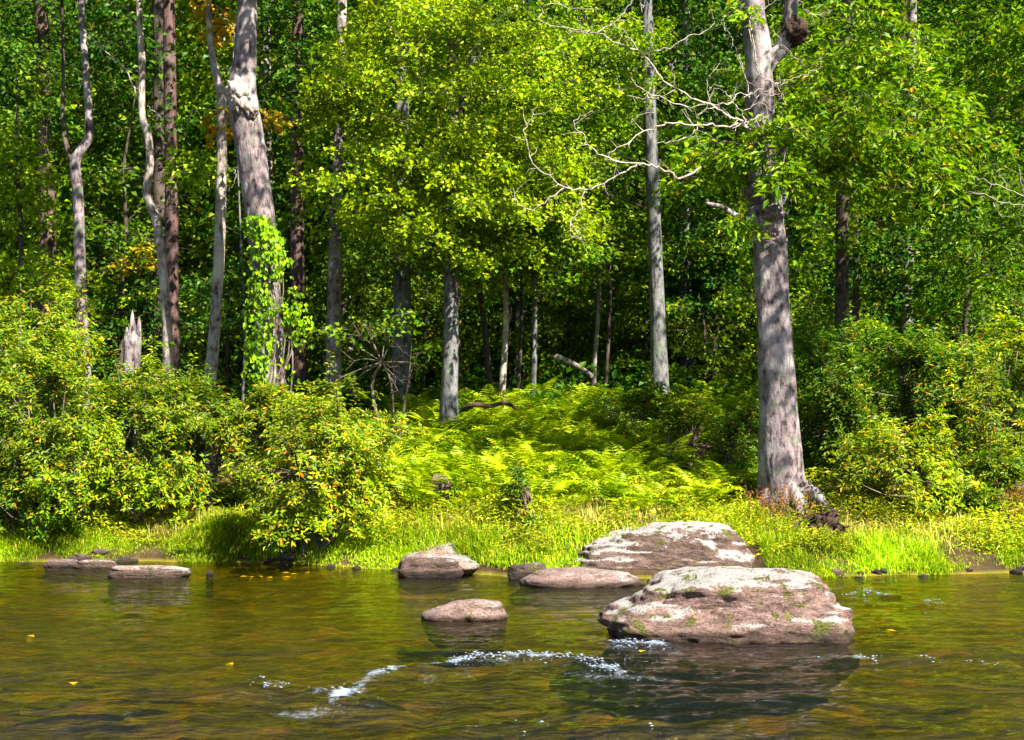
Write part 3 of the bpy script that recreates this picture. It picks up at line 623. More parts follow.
T.branch('dead_branch', [
  (Z([(770, 395), (750, 390), (690, 387), (610, 385), (520, 380), (455, 400), (395, 435), (335, 470)], -.6), 24, 6),
  (Z([(610, 385), (608, 355), (650, 332), (690, 345)], -.6), 12, 6),
  (Z([(620, 515), (560, 550), (520, 530), (480, 515), (440, 505), (400, 520), (330, 560), (265, 582), (200, 578), (150, 540), (100, 500), (80, 440), (85, 380), (115, 330)], -.7), 20, 5),
  (Z([(200, 578), (150, 615), (95, 645), (50, 620), (40, 580)], -.7), 11, 4),
  (Z([(265, 582), (240, 650), (215, 715), (250, 735)], -.7), 10, 4), (Z([(215, 715), (270, 700)], -.7), 5, 3),
  (Z([(440, 505), (350, 495), (290, 460), (250, 410), (235, 370), (285, 340)], -.8), 14, 4),
  (Z([(335, 470), (345, 492), (370, 498)], -.7), 7, 4),
  (Z([(755, 375), (720, 365), (690, 345), (610, 305), (540, 270), (490, 230), (440, 170), (370, 135), (300, 100), (265, 95), (210, 105)], -.4), 22, 6),
  (Z([(440, 170), (520, 145), (590, 110), (660, 80), (690, 50)], -.4), 11, 4),
  (Z([(300, 100), (345, 75), (375, 45), (410, 0)], -.4), 12, 6), (Z([(265, 95), (210, 85), (130, 70), (125, 40), (145, 15), (240, 25), (320, 28)], -.4), 9, 3),
  (Z([(390, 235), (440, 275), (490, 300), (560, 325), (650, 325), (720, 320), (755, 370)], -.2), 9, 12),
  (Z([(365, 260), (375, 285), (430, 300), (490, 300)], -.2), 4, 6),
  (Z([(455, 400), (480, 435), (550, 435), (600, 405), (612, 385)], -.5), 6, 8), (Z([(600, 405), (615, 440), (640, 465)], -.5), 6, 3),
  (Z([(765, 60), (780, 120), (790, 210), (830, 250), (870, 262)], -.5), 14, 8), (Z([(765, 60), (800, 30), (863, 0)], -.5), 8, 4),
  (Z([(690, 80), (720, 130), (735, 185), (760, 260), (770, 300)], -.4), 6, 10), (Z([(690, 80), (695, 50), (730, 25)], -.4), 5, 3),
  (Z([(755, 385), (800, 440), (850, 505), (870, 520)], -.5), 16, 24), (Z([(835, 352), (755, 387)], -.5), 6, 9),
  (Z([(240, 50), (250, 95)], -.4), 4, 3), (Z([(370, 80), (400, 120), (440, 170)], -.4), 4, 7), (Z([(540, 270), (530, 200), (545, 180)], -.4), 4, 3), (Z([(650, 325), (640, 240), (700, 180)], -.3), 7, 4),
  (Z([(400, 380), (430, 355), (480, 345)], -.3), 4, 4), (Z([(700, 320), (740, 290), (790, 295), (850, 290)], -.5), 8, 5), (Z([(720, 320), (700, 290), (660, 260)], -.4), 7, 3), (Z([(430, 0), (440, 25)], -.4), 10, 8),
  (Z([(95, 260), (130, 250), (190, 225), (235, 205), (240, 170)], -.5, 744), 8, 3), (Z([(15, 90), (30, 170), (55, 230), (95, 260), (120, 300), (125, 330)], -.5, 744), 8, 5), (Z([(165, 0), (205, 40), (245, 45), (270, 30)], -.4, 744), 7, 3), (Z([(90, 90), (130, 150), (190, 205)], -.4, 744), 5, 4),
  (Z([(60, 350), (30, 365), (0, 385)], -.5, 744), 10, 12), (Z([(0, 300), (60, 275), (110, 290)], -.5, 744), 8, 4), (Z([(0, 340), (50, 320), (90, 345)], -.5, 744), 7, 4), (Z([(100, 390), (150, 395), (200, 392)], -.3, 744), 5, 3)], 18.2, 'dead', 'tangled bleached bare branches')
T.region('oak', 750, 158, 26, 10, 17.6, 17.95, 4, .3, 60, .12, .05, droop=.5).region('oak', 772, 120, 18, 30, 17.6, 17.95, 4, .28, 50, .12, .05, droop=.5)  .region('oak', 738, 18, 14, 14, 17.5, 18, 2, .3, 60, .12, .05, droop=.5)
T.region('oak', 715, 160, 40, 22, 17.9, 19.2, 8, .42, 80, .13, .055, droop=.5).region('oak', 742, 222, 14, 8, 17.6, 18, 3, .3, 60, .13, .055, droop=.5)
T.region('oak', 850, 105, 75, 55, 17.8, 21, 34, .5, 110, .14, .055, droop=.5).region('oak', 870, 160, 70, 30, 18, 20.5, 18, .5, 100, .14, .055, droop=.5).region('oak', 790, 175, 20, 14, 17.6, 18.2, 5, .3, 70, .13, .055, droop=.5)
T.region('oak', 855, 40, 80, 35, 19, 22, 20, .5, 100, .14, .055, droop=.5).region('oak', 930, 130, 40, 60, 18.5, 21, 14, .5, 100, .14, .055, droop=.5)
T.shade('oak', 26, .6, 5.5).crown_top('oak', 46, 3.2); T.done()

T = Tree('tree', 'dark brown tree right of the thickest tree, lower trunk showing under leaves', 'brown', [(842, 345, 15), (842, 280, 14), (843, 180, 13), (845, 80, 12), (847, 0, 11)], 25, 17, seed=24)
T.region('mid', 880, 215, 70, 40, 24, 28, 24, .5, 90, .12, .08).region('mid', 830, 60, 70, 70, 24, 28, 24, .55, 90, .12, .09).crown_top('mid'); T.done()
T = Tree('tree', 'thin reddish stem close behind the dark brown tree', 'red', [(856, 335, 7), (856, 250, 6), (855, 180, 5), (854, 60, 5)], 28, 11, seed=25); T.crown_top('dark', 12, 1.5); T.done()
T = Tree('tree', 'grey tree in the shade with a leaf-hidden top, right of centre gap', 'grey', [(907, 345, 13), (908, 280, 11), (910, 200, 11), (911, 80, 10), (912, 0, 9)], 29, 17, seed=26)
T.region('dark', 920, 260, 80, 40, 26, 30, 26, .55, 90, .12, .08).region('dark', 760, 270, 70, 60, 30, 34, 20, .55, 90, .12, .08).crown_top('dark'); T.done()
T = Tree('tree', 'leafy tree at the right edge with a bare white branch', 'grey', [(1052, 420, 30), (1050, 200, 26), (1046, 0, 22)], 20.5, 16, seed=27)
T.region('oak', 985, 80, 60, 70, 20.5, 24, 40, .5, 100, .13, .06, droop=.4).region('mid', 985, 220, 55, 70, 21, 25, 34, .5, 95, .12, .06, droop=.4).region('oak', 960, 160, 60, 40, 20.5, 23, 16, .5, 100, .13, .06, droop=.4)
zz = lambda l: [(744 + x / 3.082, y / 3.082, 0) for x, y in l]
T.branch('dead_branch', [(zz([(930, 640), (863, 630), (800, 625), (740, 600), (690, 590)]), 12, 4), (zz([(930, 615), (863, 605), (780, 570), (710, 545)]), 12, 4), (zz([(770, 625), (775, 645), (800, 670)]), 6, 3), (zz([(810, 580), (790, 540), (750, 530)]), 6, 3), (zz([(863, 600), (850, 530), (845, 500)]), 6, 3)], 20.3).crown_top('oak', 40, 2.8); T.done()

# young trees of the understory: (px at base, base py, Y, px top, py top, trunk px, [leaf regions], label, bark)
US = [
 (502, 392, 26, 504, 250, 7, [('mid', 500, 235, 50, 40, 16)], 'young tree with thin pale sunlit stem right of the maple', 'pale'),
 (489, 380, 28, 470, 240, 7, [('maple', 480, 262, 30, 26, 9)], 'thin brown sapling leaning left beside the maple', 'brown'),
 (533, 400, 26, 531, 230, 6, [('mid', 555, 250, 50, 45, 18)], 'thin blue-grey sapling between maple and fallen log', 'blue'),
 (518, 396, 27, 520, 220, 4, [('mid', 530, 205, 40, 40, 14)], 'thread-thin dark sapling right of the pale stem', 'brown'),
 (594, 370, 30, 598, 230, 5, [('mid', 600, 250, 60, 50, 20)], 'thin pale sapling standing over the fallen log', 'pale'),
 (606, 385, 29, 608, 220, 4, [('mid', 620, 215, 50, 45, 16)], 'thin sapling just right of the fallen log', 'brown'),
 (357, 340, 31, 355, 170, 7, [('dark', 362, 215, 36, 50, 14)], 'small red-brown tree half hidden behind the twiggy bush', 'red'),
 (243, 400, 24, 241, 240, 3, [('dark', 235, 290, 20, 40, 5)], 'thread-thin blue sapling left of the vine-wrapped trunk', 'blue'),
 (122, 300, 29, 124, 170, 5, [('mid', 115, 240, 45, 40, 16), ('amber', 150, 262, 18, 8, 3)], 'small tree with yellow-green tiers behind the broken stump', 'brown'),
 (20, 330, 25, 16, 150, 6, [('maple', 14, 200, 30, 70, 16), ('maple', 20, 280, 40, 35, 16)], 'bright young tree leaning over the shrubs at the left edge', 'brown'),
 (715, 330, 31, 716, 140, 8, [('mid', 715, 205, 45, 60, 24), ('dark', 700, 290, 50, 50, 16)], 'dark leafy young tree left of the thickest trunk', 'brown'),
 (965, 340, 26, 965, 180, 5, [('mid', 955, 280, 60, 45, 18)], 'slim shaded sapling behind the right-hand shrubs', 'brown'),
 (780, 330, 33, 790, 120, 8, [('dark', 800, 230, 50, 60, 22)], 'shaded young tree peeping out behind the thickest trunk', 'brown'),
 (270, 330, 33, 270, 120, 6, [('dark', 280, 250, 40, 70, 20)], 'shaded young tree behind the vine-wrapped trunk', 'brown'),
]
for i, (bx, by, Y, tx, ty, w, regs, lab, bk) in enumerate(US):
    T = Tree('young_tree', lab, bk, [(bx, by, w), ((bx + tx) / 2 + 3, (by + ty) / 2, w * .85), (tx, ty, w * .7)], Y, Hs((bx - CX) / F * Y, Y) + 7, sides=8, flare=.2, seed=60 + i, cat='young tree')
    for (m, cx, cy, rx, ry, k) in regs: T.region(m, cx, cy, rx, ry, Y - 1.2, Y + 1.2, k, .5, 85, .11, .08)
    T.crown_top(regs[0][0], 12, 1.4, Hs(T.base[0], T.base[1]) + 4, None, 50, .12, .09); T.done()

# the deep forest: five kinds of tree, copied
def deep(seed, top, bark, mats):
    T = Tree('forest_tree', 'tree deep in the shaded forest on the hillside', bark, [(512, 380, 14), (514, 200, 12), (511, 60, 10)], 30, top, sides=9, seed=seed, group='trees deep in the forest')
    x, y, z = T.base; C = []
    for m, k, z0, z1 in mats:
        C = []
        for _ in range(k):
            zz_ = T.g.uniform(z0, z1); j = int(np.argmin(np.abs(T.path[:, 2] - z - zz_))); a = T.g.uniform(0, 6.283); q = 3.0 * math.sqrt(T.g.uniform(.03, 1)) * (1 - .5 * max(0, (zz_ - 9) / 10))
            C.append(T.path[j] + np.array([q * math.cos(a), q * math.sin(a), T.g.normal(0, .2)]))
        T.sprays(m, C, .75, 85, .135, .10, twigs=False)
    T.done(); return T.root
protos = [deep(101, 17, 'grey', [('mid', 150, 1.0, 15)]), deep(102, 18, 'brown', [('dark', 160, 1.2, 16)]), deep(103, 16, 'red', [('dark', 110, 3.0, 14)]), deep(104, 17, 'blue', [('mid', 80, .8, 13), ('dark', 60, 2, 15)]), deep(105, 15, 'brown', [('dark', 60, 4, 13), ('mid', 80, .5, 9)])]
g = R(77); placed = []; tries = 0
while len(placed) < 175 and tries < 6000:
    tries += 1
    Y = 32 + 60 * g.uniform(0, 1) ** 1.3; px = g.uniform(-260, 1284); x = (px - CX) / F * Y
    if any(math.hypot(x - a, Y - b_) < 2.0 + .012 * Y for a, b_ in placed): continue
    placed.append((x, Y))
for i, (x, Y) in enumerate(placed):
    o = protos[i] if i < len(protos) else copy_tree(protos[int(g.integers(0, 5))])
    o.location = (x, Y, Hs(x, Y)); o.rotation_euler = (0, 0, g.uniform(0, 6.283)); s_ = g.uniform(.85, 1.2); o.scale = (s_, s_, s_ * g.uniform(.95, 1.15))

def sapling(seed, mat, h):
    T = Tree('sapling', 'low leafy sapling in the dim understory between the trunks', 'brown', [(512, 380, 4), (514, 330, 3)], 28, Hs(0, 28) + h, sides=6, flare=.1, seed=seed, group='low saplings in the forest understory', cat='sapling')
    C = []
    for _ in range(26):
        z = T.g.uniform(.35, h); a = T.g.uniform(0, 6.283); q = .95 * math.sqrt(T.g.uniform(.02, 1)); C.append(T.base + np.array([q * math.cos(a), q * math.sin(a), z]))
    T.sprays(mat, C, .42, 70, .095, .07); T.done(); return T.root
sp_ = [sapling(131, 'mid', 2.6), sapling(132, 'mid', 3.4), sapling(133, 'dark', 2.4), sapling(134, 'maple', 3.0)]
g = R(135); done_ = []; tries = 0
while len(done_) < 72 and tries < 4000:
    tries += 1
    Y = g.uniform(27.5, 42); px = g.uniform(-60, 1090); x = (px - CX) / F * Y
    if any(math.hypot(x - a, Y - b_) < 1.15 for a, b_ in done_) or (Y < 29 and 300 < px < 680 and g.uniform() < .5): continue
    done_.append((x, Y))
for i, (x, Y) in enumerate(done_):
    o = sp_[i] if i < 4 else copy_tree(sp_[int(g.choice(4, p=[.36, .3, .14, .2]))])
    o.location = (x, Y, Hs(x, Y)); o.rotation_euler = (0, 0, g.uniform(0, 6.283)); s_ = g.uniform(.8, 1.25); o.scale = (s_, s_, s_)

# ------------------------------------------------------------------ shrubs
def shrub(label, px, py, Y, rx, rz, ry=None, mat='shrub', n=620, seed=1, name='shrub', leaf=(.088, .031), cat='shrub', cz=.52, bare=0):
    """px, py: pixel of the middle of the leafy dome; rx, rz: its half size in pixels"""
    g = R(seed); n = int(n * 1.45); c = P(px, py, Y); ax = np.array([rx / F * Y, (ry or rx) / F * Y, rz / F * Y])
    base = np.array([c[0], c[1], Hs(c[0], c[1])])
    root = empty(name, base); tag(root, label, cat)
    k = int(n * 3.0); v = nrm(g.normal(0, 1, (k, 3))); v[:, 2] = np.where(v[:, 2] < -.75, -v[:, 2], v[:, 2])
    rad = g.uniform(.1, 1, k) ** .3
    lump = 1 + .5 * fbm(v * 2.1 + seed, 3, seed)
    p = c + v * (rad * lump)[:, None] * ax
    keep = fbm(p * 1.5 + seed, 2, seed + 3) > -.10
    ground = H(p[:, 0], p[:, 1]); keep &= p[:, 2] > ground + .08
    p = p[keep][:n]; v = v[keep][:n]
    k = max(8, n // 60); q = g.integers(0, len(p), k); dv = nrm(v[q] + UP * .55 + g.normal(0, .25, (k, 3)))
    shoots = [(p[a_], d_, g.uniform(.15, .45)) for a_, d_ in zip(q, dv) if d_[2] > .1]
    for a_, d_, l_ in shoots: p = np.vstack([p] + [a_ + d_ * l_ * f_ for f_ in (.4, .7, 1)]); v = np.vstack([v, d_, d_, d_])
    lf = Acc(); st = Acc(); m = 7
    N = len(p); axis = nrm(v * .6 + UP * .7 + SUN * .3 + g.normal(0, .35, (N, 3)))
    t1 = nrm(np.cross(axis, g.normal(0, 1, (N, 3)))); t2 = np.cross(axis, t1)
    for j in range(m):
        an = 2 * math.pi * j / m + g.uniform(-.35, .35, N)
        rd = t1 * np.cos(an)[:, None] + t2 * np.sin(an)[:, None]
        d = rd + axis * g.uniform(-.1, .6, N)[:, None]
        L = leaf[0] * g.uniform(.65, 1.2, N)
        leaves(lf, p + axis * (g.uniform(-.05, .05, N))[:, None] + rd * .01, d, axis + g.normal(0, .2, (N, 3)), L, leaf[1] * g.uniform(.8, 1.2, N), .2, .2)
    # stems
    for a_, d_, l_ in shoots: st.tube([a_ * .35 + c * .65, a_, a_ + d_ * l_], [.008, .005, .002], 4)
    ns = 7
    for j in range(ns):
        tip = p[g.integers(0, N)]; m0 = base + (tip - base) * [.6, .6, .5] + g.normal(0, .08, 3) * ax
        b0 = base + g.normal(0, .12, 3) * [ax[0], ax[1], 0]; b0[2] = Hs(b0[0], b0[1]) - .05
        st.tube(spline([b0, m0, tip], 8), np.linspace(.022, .006, 8), 5)
        for q in range(10):
            t2_ = p[g.integers(0, N)]
            if np.linalg.norm(t2_ - m0) < 1.1 * ax.max(): st.tube(spline([m0, (m0 + t2_) / 2 + g.normal(0, .05, 3), t2_], 5), np.linspace(.010, .003, 5), 4)
    for j in range(bare):
        t2_ = p[g.integers(0, N)]; o_ = nrm(t2_ - base + [0, -.4, .2]); st.tube(spline([t2_ - o_ * .4, t2_ + g.normal(0, .04, 3), t2_ + o_ * .22 + g.normal(0, .08, 3)], 5), np.linspace(.010, .003, 5), 4)
    st.build('stems', BK['twig'], root, base); lf.build('foliage', LM[mat], root, base, False)
    return root
SH = [
 ('tall yellow-green shrub at the left edge of the bank', 20, 398, 18.9, 76, 88, 'shrub', 900, 3),
 ('broad yellow-green shrub with pale bare twigs near the left edge', 58, 450, 18.6, 70, 82, 'shrub', 800, 5),
 ('dark-hollowed green shrub below the broken stump', 140, 455, 18.9, 66, 72, 'shrub', 800, 3),
 ('olive shrub under the lichen-blotched slender tree', 205, 450, 19.4, 58, 62, 'shrub', 600, 3),
 ('low green shrub with orange tips at the left waterside', 30, 505, 18.5, 50, 34, 'shrub_d', 380, 0),
 ('rounded reddish-tinged shrub overhanging the water', 318, 476, 17.75, 76, 74, 'shrub', 1100, 8),
 ('smaller yellowish shrub above the rounded waterside one', 340, 425, 19.2, 62, 34, 'shrub', 480, 2),
 ('leafy shrub at the foot of the vine-wrapped tree', 262, 430, 19.3, 40, 38, 'shrub', 360, 0),
 ('small laurel shrub at the foot of the slim blue-grey tree', 645, 420, 22.5, 44, 34, 'shrub_d', 420, 0),
 ('small shrub with orange leaf tips among the ferns', 690, 450, 20.5, 44, 40, 'shrub', 460, 0),
 ('little shrub touching the left side of the thickest trunk', 742, 455, 19.6, 32, 48, 'shrub_d', 400, 0),
 ('compact dark green bush in the grass above the flat rock', 533, 503, 17.3, 24, 26, 'shrub_d', 300, 0),
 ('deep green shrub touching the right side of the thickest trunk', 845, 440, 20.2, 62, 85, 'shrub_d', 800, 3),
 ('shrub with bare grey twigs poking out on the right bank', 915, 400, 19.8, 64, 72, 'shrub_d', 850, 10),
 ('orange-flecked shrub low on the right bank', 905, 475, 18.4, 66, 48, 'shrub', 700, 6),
 ('tall bright shrub at the right edge of the bank', 1000, 410, 19.2, 66, 80, 'shrub', 900, 4),
 ('low shrub with rusty dead leaves at the right edge', 1000, 492, 18.2, 52, 40, 'shrub', 500, 5),
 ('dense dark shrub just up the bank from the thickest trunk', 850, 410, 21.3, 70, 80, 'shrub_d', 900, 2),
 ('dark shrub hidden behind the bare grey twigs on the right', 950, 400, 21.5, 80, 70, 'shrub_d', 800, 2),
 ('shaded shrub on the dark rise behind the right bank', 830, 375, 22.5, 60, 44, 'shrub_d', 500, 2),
 ('shrub tier behind the left shrubs below the red-brown tree', 40, 345, 21.5, 62, 58, 'shrub', 560, 2),
 ('shrub between the kinked tree and the broken stump', 124, 400, 20.3, 44, 38, 'shrub_d', 460, 0),
 ('shrub right of the broken stump with orange top', 172, 392, 20.0, 36, 46, 'shrub', 380, 2),
]
for i, (lab, px, py, Y, rx, rz, m, n, bare) in enumerate(SH): shrub(lab, px, py, Y, rx, rz, None, m, n, 200 + i, bare=bare)

# vine on the lavender-grey trunk
g = R(301); root = empty('climbing_vine', P(272, 415, 19.75)); base = np.array(root.location); root.location[2] = base[2] = Hs(base[0], base[1])
tag(root, 'bright leafy vine climbing the thick lavender-grey trunk', 'vine')
lf, st = Acc(), Acc(); pts = []
for k in range(1900):
    t = g.uniform(0, 1) ** .85; py = 405 - t * 190
    cx = np.interp(py, [215, 250, 330, 400], [258, 268, 274, 276]); hw = np.interp(py, [212, 235, 300, 360, 405], [4, 15, 23, 30, 26])
    q = g.uniform(-1, 1); px = cx + q * hw + (9 * (py > 290) if q > 0 else 0) + g.normal(0, 3); Y = 19.72 - .16 * math.sqrt(max(0, 1 - q * q)) * g.uniform(.5, 1.4) + .2 * q * q * (q > .6)
    pts.append((px, py, Y))
pp = np.array([P(*p) for p in pts]); kk = fbm(pp * 3.4, 3, 8) > -.20; pp = pp[kk]; N = len(pp)
leaves(lf, pp, np.array([0, -.35, -1.]) + g.normal(0, .45, (N, 3)), np.array([.1, -.7, .6]) + g.normal(0, .55, (N, 3)),   .085 * g.uniform(.5, 1.3, N), .066 * g.uniform(.6, 1.25, N), .15, .12)
for k in range(6):
    st.tube(spline([P(272 + g.uniform(-14, 18), 410, 19.7), P(270 + g.uniform(-16, 24), 340, 19.62), P(266 + g.uniform(-10, 18), 280, 19.65), P(260 + g.uniform(-4, 6), 218, 19.7)], 16), np.linspace(.014, .005, 16), 5)
st.build('stem', BK['twig'], root, base); lf.build('foliage', LM['vine'], root, base, False)

# bare twiggy bush
g = R(303); b0 = np.array(P(395, 412, 22)); b0[2] = Hs(b0[0], b0[1]); root = empty('twiggy_bush', b0)
tag(root, 'half-bare bush of pale radiating twigs with a leafy top', 'bush'); st, lf = Acc(), Acc()
hub = P(382, 362, 22)
st.tube(spline([b0 - UP * .1, P(372, 392, 22), hub], 8), np.linspace(.03, .02, 8), 7); st.tube(spline([b0 - UP * .1, P(392, 390, 22.1), hub], 8), np.linspace(.022, .014, 8), 6)
for e in [(340, 378), (350, 362), (352, 345), (358, 332), (372, 330), (362, 320), (396, 338), (405, 352), (410, 388), (400, 395), (345, 388), (420, 365), (385, 325), (395, 370)]:
    E = P(e[0], e[1], 22 + g.uniform(-.4, .4)); M_ = (hub + E) / 2 + g.normal(0, .04, 3); st.tube(spline([hub, M_, E], 7), np.linspace(.010, .003, 7), 5)
    for q in range(5):
        s0 = hub + (E - hub) * g.uniform(.4, 1); st.tube([s0, s0 + nrm(E - hub + g.normal(0, .5, 3)) * g.uniform(.12, .3)], [.005, .002], 4)
for (px, py) in [(362, 322), (350, 335), (385, 318), (403, 330), (420, 340), (335, 342), (408, 322)]: spray(lf, st, P(px + g.normal(0, 6), py + g.normal(0, 10), 22 + g.uniform(-.6, .5)), g.normal(0, 1, 3), .34, 50, .095, .065, g, .6)
for e in [(418, 352), (412, 338), (428, 360)]: st.tube(spline([b0, P(408, 385, 22), P(e[0], e[1], 22)], 8), np.linspace(.014, .004, 8), 5)
st.build('stems', BK['twig'], root, b0); lf.build('foliage', LM['mid'], root, b0, False)

# broken stump
b0 = np.array(P(129, 370, 21)); gz = Hs(b0[0], b0[1]); b0[2] = gz
n_s, rr = 26, .135; ang = np.linspace(0, 2 * math.pi, n_s, endpoint=False); A = Acc(); rows = []
ztop = P(129, 312, 21)[2]; jag = np.array([abs(noise(np.array([math.cos(a) * 2.3, math.sin(a) * 2.3, .5]), 6)) for a in ang]); jag = jag / jag.max()
for t in np.linspace(0, 1, 16):
    zt = gz - .1 + t * (ztop - gz + .1 - .45 + .5 * jag)
    r_ = rr * (1 + .06 * np.array([fbm(np.array([math.cos(a) * 2, math.sin(a) * 2, t * 4]), 3, 9) for a in ang])) * (1.08 - .15 * t)
    rows.append(np.stack([b0[0] + r_ * np.cos(ang) + .05 * t, b0[1] + r_ * np.sin(ang), zt], -1))
inner = [np.stack([b0[0] + .05 + rr * .72 * np.cos(ang), b0[1] + rr * .72 * np.sin(ang), rows[-1][:, 2] - .02], -1), np.stack([b0[0] + .05 + rr * .6 * np.cos(ang), b0[1] + rr * .6 * np.sin(ang), 0 * ang + ztop - .8], -1)]
rows += inner; Vv = np.vstack(rows); ii = np.arange(len(Vv)).reshape(-1, n_s); a_, b_ = ii[:-1], np.roll(ii[:-1], -1, 1); d_, c_ = ii[1:], np.roll(ii[1:], -1, 1)
A.add(Vv, np.stack([a_, b_, c_, d_], -1).reshape(-1, 4))
tag(A.build('broken_stump', BK['grey'], None, b0), 'splintered grey stump rising behind the left shrubs', 'stump')

# fallen logs
def log(label, pts, Y, r, mat, name='fallen_log'):
    A = Acc(); w = [P(p[0], p[1], Y + p[2]) for p in pts]; A.tube(spline(w, 20), np.linspace(r, r * .6, 20), 12, .12, 3)
    return tag(A.build(name, BK[mat], None, np.array(w[0])), label, 'log')
log('pale fallen log lying on the dim forest floor left of the slim tree', [(556, 357, 0), (575, 365, -.3), (592, 376, -.8)], 29, .075, 'dead')
log('dark fallen log lying at the edge of the ferns right of the maple', [(463, 410, .3), (474, 405, .1), (490, 406, .2), (506, 403, .4), (518, 410, .5)], 23.3, .05, 'rot')

# ------------------------------------------------------------------ rocks
def ico(sub):
    b = bmesh.new(); bmesh.ops.create_icosphere(b, subdivisions=sub, radius=1)
    v = np.array([x.co for x in b.verts]); f = np.array([[x.index for x in q.verts] for q in b.faces]); b.free(); return v, f
ICO6, ICO5 = ico(6), ico(5)
def rock(name, label, x0, x1, ytop, ybot, mat, depth=.7, p=2.6, seed=1, am=.10, strata=.03, hi=False, shape=None, Yc=None, lift=0, sink=.5):
    """pixel box of what shows above the water; its near waterline is at ybot"""
    Yn = Yc or wp(512, ybot)[1]; cxp = (x0 + x1) / 2; ax = (x1 - x0) / 2 / F * (Yn + .2); ay = ax * depth; Ymid = Yn + ay * .85
    top = P(cxp, ytop, Ymid)[2]; az = top - lift
    c = np.array([(cxp - CX) / F * Ymid, Ymid, lift])
    v, f = ICO6 if hi else ICO5
    r = (np.abs(v) ** p).sum(-1) ** (-1 / p); q = v * r[:, None]
    if shape: q = shape(q)
    q = q * (1 + am * fbm(q * 1.6 + seed * 3.1, 5, seed))[:, None]
    ph = q[:, 2] * 9 + 1.2 * fbm(q * 2 + 5, 3, seed + 2)
    q = q * np.stack([1 + strata * np.tanh(2.5 * np.sin(ph)), 1 + strata * 1.4 * np.tanh(2.5 * np.sin(ph)), np.ones(len(q))], -1)
    if hi:
        cr = np.abs(fbm(q * [1.3, 1.3, 5] + seed, 4, seed + 8)); q *= (1 - .05 * np.exp(-(cr / .06) ** 2) + .045 * np.abs(fbm(q * [2.2, 2.2, 7], 5, seed + 9)) - .02)[:, None]
    q[:, :2] += (.018 * fbm(q * 9, 3, seed + 6))[:, None] * nrm(q[:, :2])
    q = q / np.abs(q[:, 2]).max() * 1.0 if False else q
    V = q * [ax, ay, az]; V[:, 2] = np.where(V[:, 2] < 0, V[:, 2] * sink / az * 1.0 if az > 0 else V[:, 2], V[:, 2])
    me = mesh(name, V, f, True)
    return tag(link(name, me, mat, None, c), label, 'rock')
def big_shape(q):
    u = q[:, 0]; s = 1 - .36 * smooth(-.1, -1.05, u) - .20 * smooth(.62, 1.0, u)
    q = q.copy(); q[:, 2] = np.where(q[:, 2] > 0, q[:, 2] * s, q[:, 2])
    up = np.clip(q[:, 2], 0, 1); q[:, 1] += .16 * up; q[:, 0] += .05 * (1 - up) * 0
    return q
rock('boulder', 'largest boulder, pinkish with white lichen top, midstream', 608, 842, 568, 641, rock_mat('boulder_stone', (.165, .105, .09), .60, .60, .48, .05, (.09, .052, .042), .95), .62, 3.5, 4, .075, .045, True, big_shape)
def back_shape(q):
    u = q[:, 0]; q = q.copy(); s = 1 - .25 * smooth(.1, -1, u) - .12 * smooth(.6, 1, u); q[:, 2] = np.where(q[:, 2] > 0, q[:, 2] * s, q[:, 2]); return q
rock('boulder', 'wide lichen-white boulder half buried in the grassy bank', 571, 753, 524, 573, rock_mat('bank_boulder_stone', (.105, .068, .055), 1.12, .44, .45, .06, (.06, .034, .026), .6), .5, 3.4, 9, .10, .02, True, back_shape, 16.0)
flat = rock_mat('flat_stone', (.15, .10, .09), .1, .30, .25, .03)
rock('flat_rock', 'pink flat rock with mossy right end beside the bank', 524, 640, 569, 587, flat, .7, 2.4, 12, .10, .02)
rock('flat_rock', 'lone pale pink rock with a mossy right edge in midstream', 424, 508, 598, 621, rock_mat('pale_stone', (.185, .125, .112), .05, .28, .22, .02), .75, 2.4, 15, .12, .02, shape=lambda q: q * [1, 1, 1] * np.stack([np.ones(len(q)), np.ones(len(q)), 1 - .5 * smooth(.4, -1, q[:, 0])], -1))
slab = rock_mat('slab_stone', (.18, .12, .10), .5, .30, .45, .05)
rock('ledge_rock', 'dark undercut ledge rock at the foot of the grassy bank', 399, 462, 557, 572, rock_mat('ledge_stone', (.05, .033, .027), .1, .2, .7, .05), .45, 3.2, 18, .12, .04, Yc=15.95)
rock('slab_rock', 'sloping pink slab with a white patch above the dark ledge', 405, 480, 539, 561, slab, 1.3, 3.2, 19, .18, .05, Yc=16.35, lift=.06, shape=lambda q: q * np.stack([np.ones(len(q)), np.ones(len(q)), np.where(q[:, 2] > 0, 1 - .75 * smooth(.7, -.9, q[:, 1]) - .25 * smooth(.3, -1, q[:, 0]), 1)], -1))
rock('rock', 'small dark rock at the left end of the pink flat rock', 509, 548, 563, 579, rock_mat('dark_stone', (.05, .035, .028), .1, .4, .8, .08), .7, 2.6, 21, .14, .02)
rock('flat_rock', 'long low flat rock with dark base in the water at the left', 111, 190, 566, 577, slab, .35, 3.2, 24, .10, .03)
rock('slab_rock', 'thin dark slab tilted at the left waterline', 48, 86, 559, 567, rock_mat('slate_stone', (.11, .085, .08), .2, .2, .6, .03), .4, 3, 27, .12, .03)
rock('slab_rock', 'low brown slab right of the tilted dark one', 78, 119, 560, 568, slab, .4, 2.8, 28, .12, .03)
rock('rock', 'tiny dark stone tip right of the long flat rock', 208, 215, 570, 574, rock_mat('tip_stone', (.03, .024, .02), 0, .2, .8, .05), .8, 2.4, 30, .1, 0)
rock('rock', 'small dark stone at the waterline right of the largest boulder', 826, 842, 569, 577, rock_mat('edge_stone', (.075, .05, .04), .1, .2, .5, .04), .8, 2.6, 31, .15, .02)
